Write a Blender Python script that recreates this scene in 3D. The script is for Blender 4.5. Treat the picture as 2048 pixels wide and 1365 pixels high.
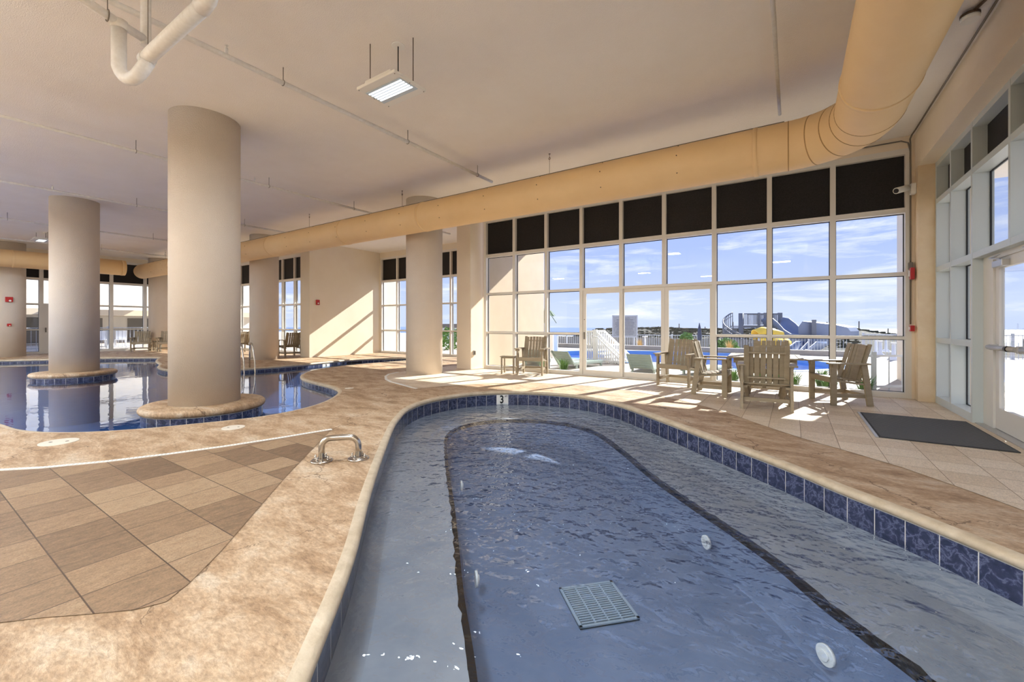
import bpy, bmesh, math, random
from mathutils import Vector, Matrix, noise as mnoise
from mathutils.geometry import tessellate_polygon
random.seed(7)
S = bpy.context.scene
for o in list(bpy.data.objects):
    bpy.data.objects.remove(o)
R = math.radians

# ------------------------------------------------------------------ camera
F, CX, HY, H = 848.0, 1024.0, 649.0, 1.3
YAW = R(33.5)
cam = bpy.data.cameras.new('camera'); camo = bpy.data.objects.new('camera', cam)
S.collection.objects.link(camo); S.camera = camo
cam.sensor_width = 36; cam.lens = 36 * F / 2048; cam.shift_y = -(682.5 - HY) / 2048
cam.clip_start = .05; cam.clip_end = 2000
camo.location = (0, 0, H); camo.rotation_euler = (R(90), 0, YAW)

# ------------------------------------------------------------------ world
W = bpy.data.worlds.new('sky'); S.world = W; W.use_nodes = True
nt = W.node_tree; nt.nodes.clear()
def N(nt, t, **k):
    n = nt.nodes.new(t)
    for a, b in k.items():
        if a in n.inputs: n.inputs[a].default_value = b
        else: setattr(n, a, b)
    return n
L = lambda nt, a, b: nt.links.new(a, b)
def ramp(nt, stops, interp='LINEAR'):
    n = nt.nodes.new('ShaderNodeValToRGB'); n.color_ramp.interpolation = interp
    el = n.color_ramp.elements
    while len(el) < len(stops): el.new(.5)
    for e, (p, c) in zip(el, stops):
        e.position = p; e.color = (*c, 1) if len(c) == 3 else c
    return n
tc = N(nt, 'ShaderNodeTexCoord'); sp = N(nt, 'ShaderNodeSeparateXYZ'); L(nt, tc.outputs['Generated'], sp.inputs[0])
r1 = ramp(nt, [(0, (.62, .70, .95)), (.03, (.62, .70, .95)), (.16, (.44, .55, .93)), (.5, (.30, .42, .86)), (1, (.15, .27, .70))])
L(nt, sp.outputs['Z'], r1.inputs[0])
mp = N(nt, 'ShaderNodeMapping'); mp.inputs['Scale'].default_value = (1.4, 1.4, 9.0); mp.inputs['Location'].default_value = (.3, .9, .35)
L(nt, tc.outputs['Generated'], mp.inputs[0])
nz = N(nt, 'ShaderNodeTexNoise', Scale=3.2, Detail=8.0, Roughness=.62, Distortion=.35); L(nt, mp.outputs[0], nz.inputs['Vector'])
r2 = ramp(nt, [(0, (0, 0, 0)), (.50, (0, 0, 0)), (.68, (1, 1, 1)), (1, (1, 1, 1))]); L(nt, nz.outputs['Fac'], r2.inputs[0])
mx = N(nt, 'ShaderNodeMixRGB'); L(nt, r2.outputs[0], mx.inputs[0]); L(nt, r1.outputs[0], mx.inputs[1]); mx.inputs[2].default_value = (.92, .94, 1.0, 1)
bg = N(nt, 'ShaderNodeBackground', Strength=.72); L(nt, mx.outputs[0], bg.inputs[0])
wo = N(nt, 'ShaderNodeOutputWorld'); L(nt, bg.outputs[0], wo.inputs[0])

# ------------------------------------------------------------------ sun
sun = bpy.data.lights.new('sun', 'SUN'); sun.energy = 8.5; sun.angle = R(.55); sun.color = (1, .95, .87)
suno = bpy.data.objects.new('sun', sun); S.collection.objects.link(suno)
suno.rotation_euler = Vector((-.28, -1, -.66)).to_track_quat('-Z', 'Y').to_euler()
suno.location = (5, 30, 20)

# ------------------------------------------------------------------ exposure
vs = S.view_settings; vs.view_transform = 'Standard'; vs.look = 'None'; vs.exposure = 0.80; vs.gamma = 1; vs.use_curve_mapping = False
S.cycles.use_denoising = True
S.cycles.max_bounces = 8; S.cycles.diffuse_bounces = 5; S.cycles.glossy_bounces = 4
S.cycles.transparent_max_bounces = 16; S.cycles.transmission_bounces = 4
S.cycles.caustics_reflective = False; S.cycles.caustics_refractive = False
S.cycles.sample_clamp_indirect = 6

LAMP_POWER = 138.0

# ------------------------------------------------------------------ helpers
COL = S.collection
def lin(c): return tuple(((v / 255) / 12.92 if v / 255 <= .04045 else ((v / 255 + .055) / 1.055) ** 2.4) for v in c)
def link(o, parent=None):
    COL.objects.link(o)
    if parent: o.parent = parent
    return o
def empty(name, loc=(0, 0, 0), rz=0):
    o = bpy.data.objects.new(name, None); COL.objects.link(o); o.location = loc; o.rotation_euler = (0, 0, rz); o.empty_display_size = .1
    return o
def tag(o, label=None, cat=None, group=None, kind=None):
    if label: o['label'] = label
    if cat: o['category'] = cat
    if group: o['group'] = group
    if kind: o['kind'] = kind
    return o
class MB:
    """collects shapes into one mesh"""
    def __init__(s): s.bm = bmesh.new(); s.uv = None
    def box(s, a, b, bev=0, M=None):
        a, b = Vector(a), Vector(b); lo = Vector(map(min, a, b)); hi = Vector(map(max, a, b))
        r = bmesh.ops.create_cube(s.bm, size=1); vs_ = r['verts']
        T = Matrix.Translation((lo + hi) / 2) @ Matrix.Diagonal((*(hi - lo), 1))
        bmesh.ops.transform(s.bm, matrix=T, verts=vs_)
        if bev:
            es = {e for v in vs_ for e in v.link_edges}
            rr = bmesh.ops.bevel(s.bm, geom=list(es), offset=bev, segments=2, affect='EDGES', profile=.6)
            vs_ = list({v for f in rr['faces'] for v in f.verts} | {v for v in vs_ if v.is_valid})
        if M is not None: bmesh.ops.transform(s.bm, matrix=M, verts=vs_)
        return s
    def bar(s, p, q, w, h, bev=0, up=(0, 0, 1)):
        p, q = Vector(p), Vector(q); d = q - p; l = d.length; z = d.normalized()
        x = Vector(up).cross(z)
        if x.length < 1e-4: x = Vector((1, 0, 0)).cross(z)
        x.normalize(); y = z.cross(x)
        M = Matrix((x, y, z)).transposed().to_4x4(); M.translation = (p + q) / 2
        return s.box((-w / 2, -h / 2, -l / 2), (w / 2, h / 2, l / 2), bev, M)
    def tube(s, pts, r, n=12, caps=True, rs=None):
        pts = [Vector(p) for p in pts]; rings = []; prev = None
        for i, p in enumerate(pts):
            t = (pts[min(i + 1, len(pts) - 1)] - pts[max(i - 1, 0)]).normalized()
            if prev is None:
                u = t.orthogonal().normalized()
            else:
                u = (prev - t * prev.dot(t)).normalized()
            prev = u; v = t.cross(u); rr = rs[i] if rs else r
            rings.append([s.bm.verts.new(p + (u * math.cos(a) + v * math.sin(a)) * rr) for a in (2 * math.pi * k / n for k in range(n))])
        for A, B in zip(rings, rings[1:]):
            for k in range(n):
                f = s.bm.faces.new((A[k], A[(k + 1) % n], B[(k + 1) % n], B[k])); f.smooth = True
        if caps:
            s.bm.faces.new(rings[0][::-1]); s.bm.faces.new(rings[-1])
        return s
    def cyl(s, p, q, r, n=16): return s.tube([p, q], r, n)
    def lathe(s, c, prof, n=48, closed=False):
        rings = []
        for (r, z) in prof:
            rings.append([s.bm.verts.new((c[0] + r * math.cos(2 * math.pi * k / n), c[1] + r * math.sin(2 * math.pi * k / n), c[2] + z)) for k in range(n)])
        for A, B in zip(rings, rings[1:]):
            for k in range(n):
                f = s.bm.faces.new((A[k], A[(k + 1) % n], B[(k + 1) % n], B[k])); f.smooth = True
        if closed:
            s.bm.faces.new(rings[0][::-1]); s.bm.faces.new(rings[-1])
        return s
    def prism(s, poly, z0, z1, M=None):
        a = [s.bm.verts.new((x, y, z0)) for x, y in poly]; b = [s.bm.verts.new((x, y, z1)) for x, y in poly]
        n = len(poly)
        for k in range(n): s.bm.faces.new((a[k], a[(k + 1) % n], b[(k + 1) % n], b[k]))
        s.bm.faces.new(a[::-1]); s.bm.faces.new(b)
        if M is not None: bmesh.ops.transform(s.bm, matrix=M, verts=a + b)
        return s
    def fill(s, polys, z):
        """flat filled polygon with holes"""
        L3 = [[Vector((x, y, 0)) for x, y in p] for p in polys]
        flat = [v for p in L3 for v in p]; tris = tessellate_polygon(L3)
        vv = [s.bm.verts.new((v.x, v.y, z)) for v in flat]
        for t in tris:
            try:
                f = s.bm.faces.new([vv[i] for i in t])
                f.normal_update()
                if f.normal.z < 0: f.normal_flip()
            except ValueError: pass
        return s
    def ribbon(s, ring, prof, closed=True, uv=True):
        """ring: list of ((x,y), (nx,ny)); prof: list of (outward offset, z)"""
        layer = s.bm.loops.layers.uv.verify(); n = len(ring)
        acc = [0.0]
        for k in range(n): acc.append(acc[-1] + (Vector(ring[(k + 1) % n][0]) - Vector(ring[k][0])).length)
        rows = [[s.bm.verts.new((p[0] + q[0] * o, p[1] + q[1] * o, z)) for p, q in ring] for o, z in prof]
        pl = [0.0]
        for (a, b), (c, d) in zip(prof, prof[1:]): pl.append(pl[-1] + math.hypot(c - a, d - b))
        for j, (A, B) in enumerate(zip(rows, rows[1:])):
            for k in range(n if closed else n - 1):
                k2 = (k + 1) % n
                f = s.bm.faces.new((A[k], A[k2], B[k2], B[k])); f.smooth = True
                for lp, (uu, vv) in zip(f.loops, ((acc[k], pl[j]), (acc[k + 1], pl[j]), (acc[k + 1], pl[j + 1]), (acc[k], pl[j + 1]))):
                    lp[layer].uv = (uu, vv)
        return s
    def build(s, name, m, parent=None, recalc=True, smooth=False):
        if recalc: bmesh.ops.recalc_face_normals(s.bm, faces=s.bm.faces)
        me = bpy.data.meshes.new(name); s.bm.to_mesh(me); s.bm.free()
        me.materials.append(m)
        if smooth:
            for p in me.polygons: p.use_smooth = True
        return link(bpy.data.objects.new(name, me), parent)
def struct(name, mb, m, parent=None, **k):
    o = mb.build(name, m, parent, **k)
    if not parent: o['kind'] = 'structure'
    return o
def copy_tree(o, parent=None):
    c = o.copy(); COL.objects.link(c)
    if parent: c.parent = parent
    for ch in list(o.children): copy_tree(ch, c)
    return c
def text_obj(name, txt, size, m, parent, M, ext=.001, align='CENTER'):
    cu = bpy.data.curves.new('txt', 'FONT'); cu.body = txt; cu.size = size; cu.extrude = ext; cu.offset = size * .03; cu.align_x = align; cu.align_y = 'CENTER'
    t = bpy.data.objects.new('txt', cu); COL.objects.link(t)
    dg = bpy.context.evaluated_depsgraph_get(); me = bpy.data.meshes.new_from_object(t.evaluated_get(dg))
    bpy.data.objects.remove(t); me.name = name; me.materials.clear(); me.materials.append(m); me.transform(M)
    return link(bpy.data.objects.new(name, me), parent)
def smooth_closed(pts, step=.09):
    """Catmull-Rom through the points -> evenly sampled ring with outward normals"""
    P = [Vector(p) for p in pts]; n = len(P); dense = []
    for i in range(n):
        a, b, c, d = P[i - 1], P[i], P[(i + 1) % n], P[(i + 2) % n]
        for k in range(12):
            t = k / 12
            dense.append(.5 * ((2 * b) + (c - a) * t + (2 * a - 5 * b + 4 * c - d) * t * t + (3 * b - a - 3 * c + d) * t ** 3))
    tot = [0]
    for i in range(len(dense)): tot.append(tot[-1] + (dense[(i + 1) % len(dense)] - dense[i]).length)
    m = int(tot[-1] / step); out = []; j = 0
    for k in range(m):
        s_ = tot[-1] * k / m
        while tot[j + 1] < s_: j += 1
        f = (s_ - tot[j]) / max(1e-9, tot[j + 1] - tot[j]); out.append(dense[j].lerp(dense[(j + 1) % len(dense)], f))
    area = sum(out[i].x * out[(i + 1) % m].y - out[(i + 1) % m].x * out[i].y for i in range(m))
    sg = 1 if area > 0 else -1; ring = []
    for k in range(m):
        t = (out[(k + 1) % m] - out[k - 1]).normalized(); ring.append(((out[k].x, out[k].y), (t.y * sg, -t.x * sg)))
    return ring
def off(ring, d): return [(p[0] + n[0] * d, p[1] + n[1] * d) for p, n in ring]

# ------------------------------------------------------------------ materials
def newmat(name):
    m = bpy.data.materials.new(name); m.use_nodes = True; nt = m.node_tree; nt.nodes.clear()
    return m, nt, N(nt, 'ShaderNodeOutputMaterial')
def mat(name, col, rough=.6, metal=0, col2=None, scale=8, bump=0, bscale=60, spec=.5, stretch=None):
    m, nt, out = newmat(name); b = N(nt, 'ShaderNodeBsdfPrincipled', Roughness=rough, Metallic=metal)
    b.inputs['Specular IOR Level'].default_value = spec
    c1 = lin(col); b.inputs['Base Color'].default_value = (*c1, 1)
    tc = N(nt, 'ShaderNodeTexCoord'); vec = tc.outputs['Object']
    if stretch:
        mp = N(nt, 'ShaderNodeMapping'); mp.inputs['Scale'].default_value = stretch; L(nt, vec, mp.inputs[0]); vec = mp.outputs[0]
    if col2:
        nz = N(nt, 'ShaderNodeTexNoise', Scale=scale, Detail=5.0, Roughness=.6); L(nt, vec, nz.inputs['Vector'])
        rp = ramp(nt, [(.3, c1), (.7, lin(col2))]); L(nt, nz.outputs['Fac'], rp.inputs[0]); L(nt, rp.outputs[0], b.inputs['Base Color'])
    if bump:
        nb = N(nt, 'ShaderNodeTexNoise', Scale=bscale, Detail=4.0); L(nt, vec, nb.inputs['Vector'])
        bp = N(nt, 'ShaderNodeBump', Strength=bump, Distance=.01); L(nt, nb.outputs['Fac'], bp.inputs['Height']); L(nt, bp.outputs[0], b.inputs['Normal'])
    L(nt, b.outputs[0], out.inputs[0]); return m
def two_sided_ior(nt, fr, ior):
    ge = N(nt, 'ShaderNodeNewGeometry'); mr = N(nt, 'ShaderNodeMapRange'); L(nt, ge.outputs['Backfacing'], mr.inputs[0]); mr.inputs[3].default_value = ior; mr.inputs[4].default_value = 1 / ior
    L(nt, mr.outputs[0], fr.inputs['IOR'])
def glass_mat(name, tint=(.86, .9, .93), r=.0):
    m, nt, out = newmat(name); t = N(nt, 'ShaderNodeBsdfTransparent'); t.inputs[0].default_value = (*tint, 1)
    g = N(nt, 'ShaderNodeBsdfGlossy', Roughness=r); fr = N(nt, 'ShaderNodeFresnel', IOR=1.45); mx = N(nt, 'ShaderNodeMixShader')
    two_sided_ior(nt, fr, 1.45); L(nt, fr.outputs[0], mx.inputs[0]); L(nt, t.outputs[0], mx.inputs[1]); L(nt, g.outputs[0], mx.inputs[2]); L(nt, mx.outputs[0], out.inputs[0]); return m
def water_mat(name, tint, s1, k1, s2, k2, dist=.05, detail=3.0, ior=1.33, jet=None):
    m, nt, out = newmat(name); t = N(nt, 'ShaderNodeBsdfTransparent'); t.inputs[0].default_value = (*tint, 1)
    g = N(nt, 'ShaderNodeBsdfGlossy', Roughness=.015); g.inputs[0].default_value = (.95, .97, 1, 1)
    tc = N(nt, 'ShaderNodeTexCoord')
    a = N(nt, 'ShaderNodeTexNoise', Scale=s1, Detail=detail, Distortion=.8); L(nt, tc.outputs['Object'], a.inputs['Vector'])
    b = N(nt, 'ShaderNodeTexNoise', Scale=s2, Detail=2.0); L(nt, tc.outputs['Object'], b.inputs['Vector'])
    b1 = N(nt, 'ShaderNodeBump', Strength=k1, Distance=dist); L(nt, a.outputs['Fac'], b1.inputs['Height'])
    b2 = N(nt, 'ShaderNodeBump', Strength=k2, Distance=dist); L(nt, b.outputs['Fac'], b2.inputs['Height']); L(nt, b1.outputs[0], b2.inputs['Normal'])
    if jet:      # the return jets churn the water around this point
        sb = N(nt, 'ShaderNodeVectorMath', operation='DISTANCE'); L(nt, tc.outputs['Object'], sb.inputs[0]); sb.inputs[1].default_value = jet
        mr = N(nt, 'ShaderNodeMapRange'); mr.interpolation_type = 'SMOOTHSTEP'; L(nt, sb.outputs['Value'], mr.inputs[0]); mr.inputs[1].default_value = .6; mr.inputs[2].default_value = 3.3; mr.inputs[3].default_value = 1.0; mr.inputs[4].default_value = .16
        for bb, kk in ((b1, k1), (b2, k2)):
            mm = N(nt, 'ShaderNodeMath', operation='MULTIPLY'); L(nt, mr.outputs[0], mm.inputs[0]); mm.inputs[1].default_value = kk; L(nt, mm.outputs[0], bb.inputs['Strength'])
    fr = N(nt, 'ShaderNodeFresnel', IOR=1.31); two_sided_ior(nt, fr, ior); L(nt, b2.outputs[0], fr.inputs['Normal']); L(nt, b2.outputs[0], g.inputs['Normal'])
    mx = N(nt, 'ShaderNodeMixShader'); L(nt, fr.outputs[0], mx.inputs[0]); L(nt, t.outputs[0], mx.inputs[1]); L(nt, g.outputs[0], mx.inputs[2])
    L(nt, mx.outputs[0], out.inputs[0]); return m
def emit(name, col, s):
    m, nt, out = newmat(name); e = N(nt, 'ShaderNodeEmission', Strength=s); e.inputs[0].default_value = (*col, 1); L(nt, e.outputs[0], out.inputs[0]); return m

def stamped_mat():
    m, nt, out = newmat('stamped_stone'); b = N(nt, 'ShaderNodeBsdfPrincipled', Roughness=.62)
    tc = N(nt, 'ShaderNodeTexCoord'); v = tc.outputs['Object']
    mp = N(nt, 'ShaderNodeMapping'); mp.inputs['Rotation'].default_value = (0, 0, R(35)); mp.inputs['Scale'].default_value = (1, 2.2, 1); L(nt, v, mp.inputs[0])
    a = N(nt, 'ShaderNodeTexNoise', Scale=1.9, Detail=12.0, Roughness=.74, Distortion=.25); L(nt, mp.outputs[0], a.inputs['Vector'])
    r = ramp(nt, [(.30, lin((126, 98, 70))), (.43, lin((164, 134, 102))), (.54, lin((190, 164, 134))), (.68, lin((206, 190, 168)))]); L(nt, a.outputs['Fac'], r.inputs[0])
    # fine mottling
    f = N(nt, 'ShaderNodeTexNoise', Scale=22.0, Detail=9.0, Roughness=.78, Distortion=.4); L(nt, mp.outputs[0], f.inputs['Vector'])
    r3 = ramp(nt, [(.36, (.62, .58, .54)), (.62, (1.16, 1.15, 1.14))]); L(nt, f.outputs['Fac'], r3.inputs[0])
    mu = N(nt, 'ShaderNodeMixRGB', blend_type='MULTIPLY'); mu.inputs[0].default_value = 1; L(nt, r.outputs[0], mu.inputs[1]); L(nt, r3.outputs[0], mu.inputs[2])
    # flagstone cracks
    dn = N(nt, 'ShaderNodeTexNoise', Scale=2.2, Detail=6.0, Roughness=.65); L(nt, v, dn.inputs['Vector'])
    ad = N(nt, 'ShaderNodeVectorMath', operation='MULTIPLY_ADD'); L(nt, dn.outputs['Color'], ad.inputs[0]); ad.inputs[1].default_value = (.5, .5, 0); L(nt, v, ad.inputs[2])
    vo = N(nt, 'ShaderNodeTexVoronoi', feature='DISTANCE_TO_EDGE', Scale=.85); vo.voronoi_dimensions = '2D'; L(nt, ad.outputs[0], vo.inputs['Vector'])
    wn = N(nt, 'ShaderNodeTexNoise', Scale=1.3, Detail=2.0); L(nt, v, wn.inputs['Vector'])
    th = N(nt, 'ShaderNodeMapRange'); L(nt, wn.outputs['Fac'], th.inputs[0]); th.inputs[1].default_value = .44; th.inputs[2].default_value = .62; th.inputs[3].default_value = 0; th.inputs[4].default_value = .008
    cr = N(nt, 'ShaderNodeMath', operation='LESS_THAN'); L(nt, vo.outputs['Distance'], cr.inputs[0]); L(nt, th.outputs[0], cr.inputs[1])
    m2 = N(nt, 'ShaderNodeMixRGB'); m2.inputs[2].default_value = (*lin((98, 72, 48)), 1)
    mm = N(nt, 'ShaderNodeMath', operation='MULTIPLY'); L(nt, cr.outputs[0], mm.inputs[0]); mm.inputs[1].default_value = .75; L(nt, mm.outputs[0], m2.inputs[0]); L(nt, mu.outputs[0], m2.inputs[1])
    L(nt, m2.outputs[0], b.inputs['Base Color'])
    bp = N(nt, 'ShaderNodeBump', Strength=.35, Distance=.012); L(nt, f.outputs['Fac'], bp.inputs['Height'])
    bq = N(nt, 'ShaderNodeBump', Strength=.5, Distance=.03); L(nt, a.outputs['Fac'], bq.inputs['Height']); L(nt, bp.outputs[0], bq.inputs['Normal']); L(nt, bq.outputs[0], b.inputs['Normal'])
    L(nt, b.outputs[0], out.inputs[0]); return m
def paver_mat(name, c1, c2, c3, mortar, sy=.335, offy=.0, offx=.0):
    m, nt, out = newmat(name); b = N(nt, 'ShaderNodeBsdfPrincipled', Roughness=.55)
    tc = N(nt, 'ShaderNodeTexCoord'); mp = N(nt, 'ShaderNodeMapping'); mp.inputs['Location'].default_value = (offx, offy, 0); L(nt, tc.outputs['Object'], mp.inputs[0])
    def bricks(size_y, mort, seedv):
        br = N(nt, 'ShaderNodeTexBrick'); br.offset = 0; br.squash = 1; L(nt, mp.outputs[0], br.inputs['Vector'])
        br.inputs['Scale'].default_value = 1; br.inputs['Brick Width'].default_value = .335; br.inputs['Row Height'].default_value = size_y
        br.inputs['Mortar Size'].default_value = mort; br.inputs['Mortar Smooth'].default_value = .2; br.inputs['Bias'].default_value = seedv
        br.inputs['Color1'].default_value = (0, 0, 0, 1); br.inputs['Color2'].default_value = (1, 1, 1, 1); br.inputs['Mortar'].default_value = (.5, .5, .5, 1)
        return br
    br = bricks(sy, .0035, 0)
    n1 = N(nt, 'ShaderNodeTexNoise', Scale=3.0, Detail=6.0, Roughness=.6, Distortion=.4)
    mp2 = N(nt, 'ShaderNodeMapping'); mp2.inputs['Scale'].default_value = (10.0, 3.4, 1); L(nt, tc.outputs['Object'], mp2.inputs[0]); L(nt, mp2.outputs[0], n1.inputs['Vector'])
    mixf = N(nt, 'ShaderNodeMath', operation='MULTIPLY_ADD'); L(nt, br.outputs['Color'], mixf.inputs[0]); mixf.inputs[1].default_value = .36
    sub = N(nt, 'ShaderNodeMath', operation='MULTIPLY'); L(nt, n1.outputs['Fac'], sub.inputs[0]); sub.inputs[1].default_value = .5; L(nt, sub.outputs[0], mixf.inputs[2])
    r = ramp(nt, [(.2, lin(c1)), (.48, lin(c2)), (.78, lin(c3))]); L(nt, mixf.outputs[0], r.inputs[0])
    fn = N(nt, 'ShaderNodeTexNoise', Scale=130.0, Detail=3.0); L(nt, tc.outputs['Object'], fn.inputs['Vector'])
    r3 = ramp(nt, [(.32, (.74, .74, .74)), (.66, (1.14, 1.14, 1.14))]); L(nt, fn.outputs['Fac'], r3.inputs[0])
    mu = N(nt, 'ShaderNodeMixRGB', blend_type='MULTIPLY'); mu.inputs[0].default_value = 1; L(nt, r.outputs[0], mu.inputs[1]); L(nt, r3.outputs[0], mu.inputs[2])
    mo = N(nt, 'ShaderNodeMixRGB'); L(nt, br.outputs['Fac'], mo.inputs[0]); L(nt, mu.outputs[0], mo.inputs[1]); mo.inputs[2].default_value = (*lin(mortar), 1)
    L(nt, mo.outputs[0], b.inputs['Base Color'])
    iv = N(nt, 'ShaderNodeMath', operation='SUBTRACT'); iv.inputs[0].default_value = 1; L(nt, br.outputs['Fac'], iv.inputs[1])
    bp = N(nt, 'ShaderNodeBump', Strength=.6, Distance=.006); L(nt, iv.outputs[0], bp.inputs['Height']); L(nt, bp.outputs[0], b.inputs['Normal'])
    L(nt, b.outputs[0], out.inputs[0]); return m
def tile_mat():
    m, nt, out = newmat('marbled_blue_tile'); b = N(nt, 'ShaderNodeBsdfPrincipled', Roughness=.12)
    uv = N(nt, 'ShaderNodeUVMap'); tc = N(nt, 'ShaderNodeTexCoord'); sp = N(nt, 'ShaderNodeSeparateXYZ'); L(nt, uv.outputs[0], sp.inputs[0])
    md = N(nt, 'ShaderNodeMath', operation='PINGPONG'); L(nt, sp.outputs['X'], md.inputs[0]); md.inputs[1].default_value = .1025
    lt = N(nt, 'ShaderNodeMath', operation='LESS_THAN'); L(nt, md.outputs[0], lt.inputs[0]); lt.inputs[1].default_value = .003
    n1 = N(nt, 'ShaderNodeTexNoise', Scale=11.0, Detail=6.0, Roughness=.62, Distortion=.5); L(nt, tc.outputs['Object'], n1.inputs['Vector'])
    ab = N(nt, 'ShaderNodeMath', operation='SUBTRACT'); L(nt, n1.outputs['Fac'], ab.inputs[0]); ab.inputs[1].default_value = .5
    ab2 = N(nt, 'ShaderNodeMath', operation='ABSOLUTE'); L(nt, ab.outputs[0], ab2.inputs[0])
    r = ramp(nt, [(0, lin((96, 102, 128))), (.02, lin((68, 74, 100))), (.06, lin((46, 52, 78))), (.3, lin((28, 33, 54)))]); L(nt, ab2.outputs[0], r.inputs[0])
    mo = N(nt, 'ShaderNodeMixRGB'); L(nt, lt.outputs[0], mo.inputs[0]); L(nt, r.outputs[0], mo.inputs[1]); mo.inputs[2].default_value = (*lin((205, 202, 196)), 1)
    L(nt, mo.outputs[0], b.inputs['Base Color']); L(nt, b.outputs[0], out.inputs[0]); return m
def ceiling_like(name, c, c2, b=.5): return mat(name, c, .95, col2=c2, scale=1.2, bump=b, bscale=90, spec=.1)

M_STAMP = stamped_mat()
M_PAVE = paver_mat('tan_pavers', (96, 74, 54), (140, 113, 86), (170, 146, 117), (70, 52, 36), offx=.145, offy=.12)
M_PAVE_LIT = paver_mat('tan_pavers_lit', (202, 180, 152), (220, 202, 178), (230, 216, 196), (150, 126, 100), offx=-.08, offy=.12)  # same pavers; the stronger light at right is put into the colour
M_TILE = tile_mat()
M_PLASTER = mat('pool_plaster', (118, 130, 154), .7, col2=(98, 112, 138), scale=2.2)
M_PLASTER_B = mat('deep_pool_plaster', (84, 112, 146), .7, col2=(60, 90, 130), scale=1.2)
M_BENCH = mat('bench_plaster', (156, 156, 158), .7, col2=(130, 134, 142), scale=2.2)
M_BLACK = mat('black_tile', (10, 11, 16), .25)
M_COPE = mat('coping_nose', (204, 188, 164), .6, col2=(176, 158, 132), scale=9, bump=.25, bscale=50)
M_GROUT = mat('white_grout', (222, 220, 214), .7)
M_CEIL = ceiling_like('ceiling_paint', (243, 238, 232), (238, 232, 225))
M_WALL = ceiling_like('cream_wall', (236, 226, 206), (232, 220, 198), .25)
M_WALLT = ceiling_like('tan_wall', (240, 226, 204), (236, 220, 198), .35)
M_COL = ceiling_like('cream_stucco', (218, 206, 192), (211, 198, 183), .7)
M_FRAME = mat('cream_frame', (226, 222, 214), .45)
M_FRAMEC = mat('pale_grey_frame', (204, 212, 212), .4)
M_GASKET = mat('black_gasket', (24, 26, 32), .6)
M_DARK = mat('black_spandrel', (26, 24, 24), .5, col2=(44, 42, 43), scale=60, spec=.25)
M_GLASS = glass_mat('window_glass')
M_DUCT = mat('tan_duct', (240, 206, 154), .6, col2=(234, 198, 144), scale=1.5, bump=.15, bscale=120)
M_PIPE = mat('white_pipe', (236, 234, 230), .45, col2=(222, 218, 212), scale=20)
M_STEEL = mat('stainless_steel', (196, 190, 182), .2, 1)
M_ROD = mat('dark_rod', (88, 70, 54), .5, .6)
M_CHAIR = mat('taupe_polywood', (158, 144, 120), .5, col2=(142, 128, 104), scale=3, bump=.2, bscale=40, stretch=(1, 1, 6))
M_MAT = mat('black_mat', (38, 38, 40), .9, col2=(64, 64, 66), scale=180, bump=.8, bscale=120)
M_RED = mat('red_plastic', (176, 30, 28), .35)
M_WHITE = mat('white_plastic', (236, 234, 228), .35)
M_GREY = mat('grey_metal', (120, 112, 102), .45, .4)
M_ALU = mat('silver_aluminium', (190, 188, 184), .35, .6)
M_INK = mat('black_paint', (12, 12, 14), .5)
M_WSPA = water_mat('spa_water', (.84, .89, .95), 3.0, 1.0, 8, .9, .15, 4, 1.43, jet=(-1.2, 4.7, -.24))
M_WPOOL = water_mat('pool_water', (.58, .74, .94), 1.1, .06, 6, .02, .05, 3, 1.45)
M_WOUT = water_mat('outdoor_water', (.5, .75, 1.0), 2.5, .3, 9, .2, .05)
M_LED = emit('lit_lens', (.95, .98, 1), 1.5)

# ------------------------------------------------------------------ outlines
SPA = [(-1.65, 1.03), (-2.09, 1.5), (-2.62, 2.0), (-3.05, 2.42), (-3.7, 3.08), (-4.34, 3.75), (-4.72, 4.21), (-4.95, 4.52), (-5.13, 4.88), (-5.24, 5.27), (-5.24, 5.71), (-5.15, 6.14), (-4.98, 6.48),
       (-4.58, 6.87), (-4.03, 7.13), (-3.53, 7.2), (-3.08, 7.14), (-2.66, 6.98), (-2.27, 6.72), (-1.78, 6.3), (-1.31, 5.88), (-.92, 5.52), (-.52, 5.15), (-.2, 4.86), (.06, 4.6), (.3, 4.33), (.62, 4.02),
       (.93, 3.69), (1.2, 3.36), (1.42, 2.9), (1.5, 2.3), (1.4, 1.5), (1.1, .7), (.6, 0), (0, -.4), (-.55, -.4), (-1.0, .1), (-1.3, .62)]
BENCH = [(-.9, 1.18), (-1.29, 1.62), (-1.75, 2.07), (-2.18, 2.52), (-2.7, 3.06), (-3.3, 3.66), (-3.97, 4.36), (-4.42, 4.88), (-4.62, 5.32), (-4.62, 5.79), (-4.38, 6.22), (-3.97, 6.52), (-3.53, 6.64),
         (-3.07, 6.6), (-2.6, 6.36), (-1.92, 5.62), (-1.35, 4.92), (-.82, 4.36), (-.42, 3.97), (-.08, 3.6), (.14, 3.29), (.33, 3.07), (.6, 2.75), (.82, 2.3), (.8, 1.6), (.5, .9), (.1, .5), (-.4, .6)]
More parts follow.
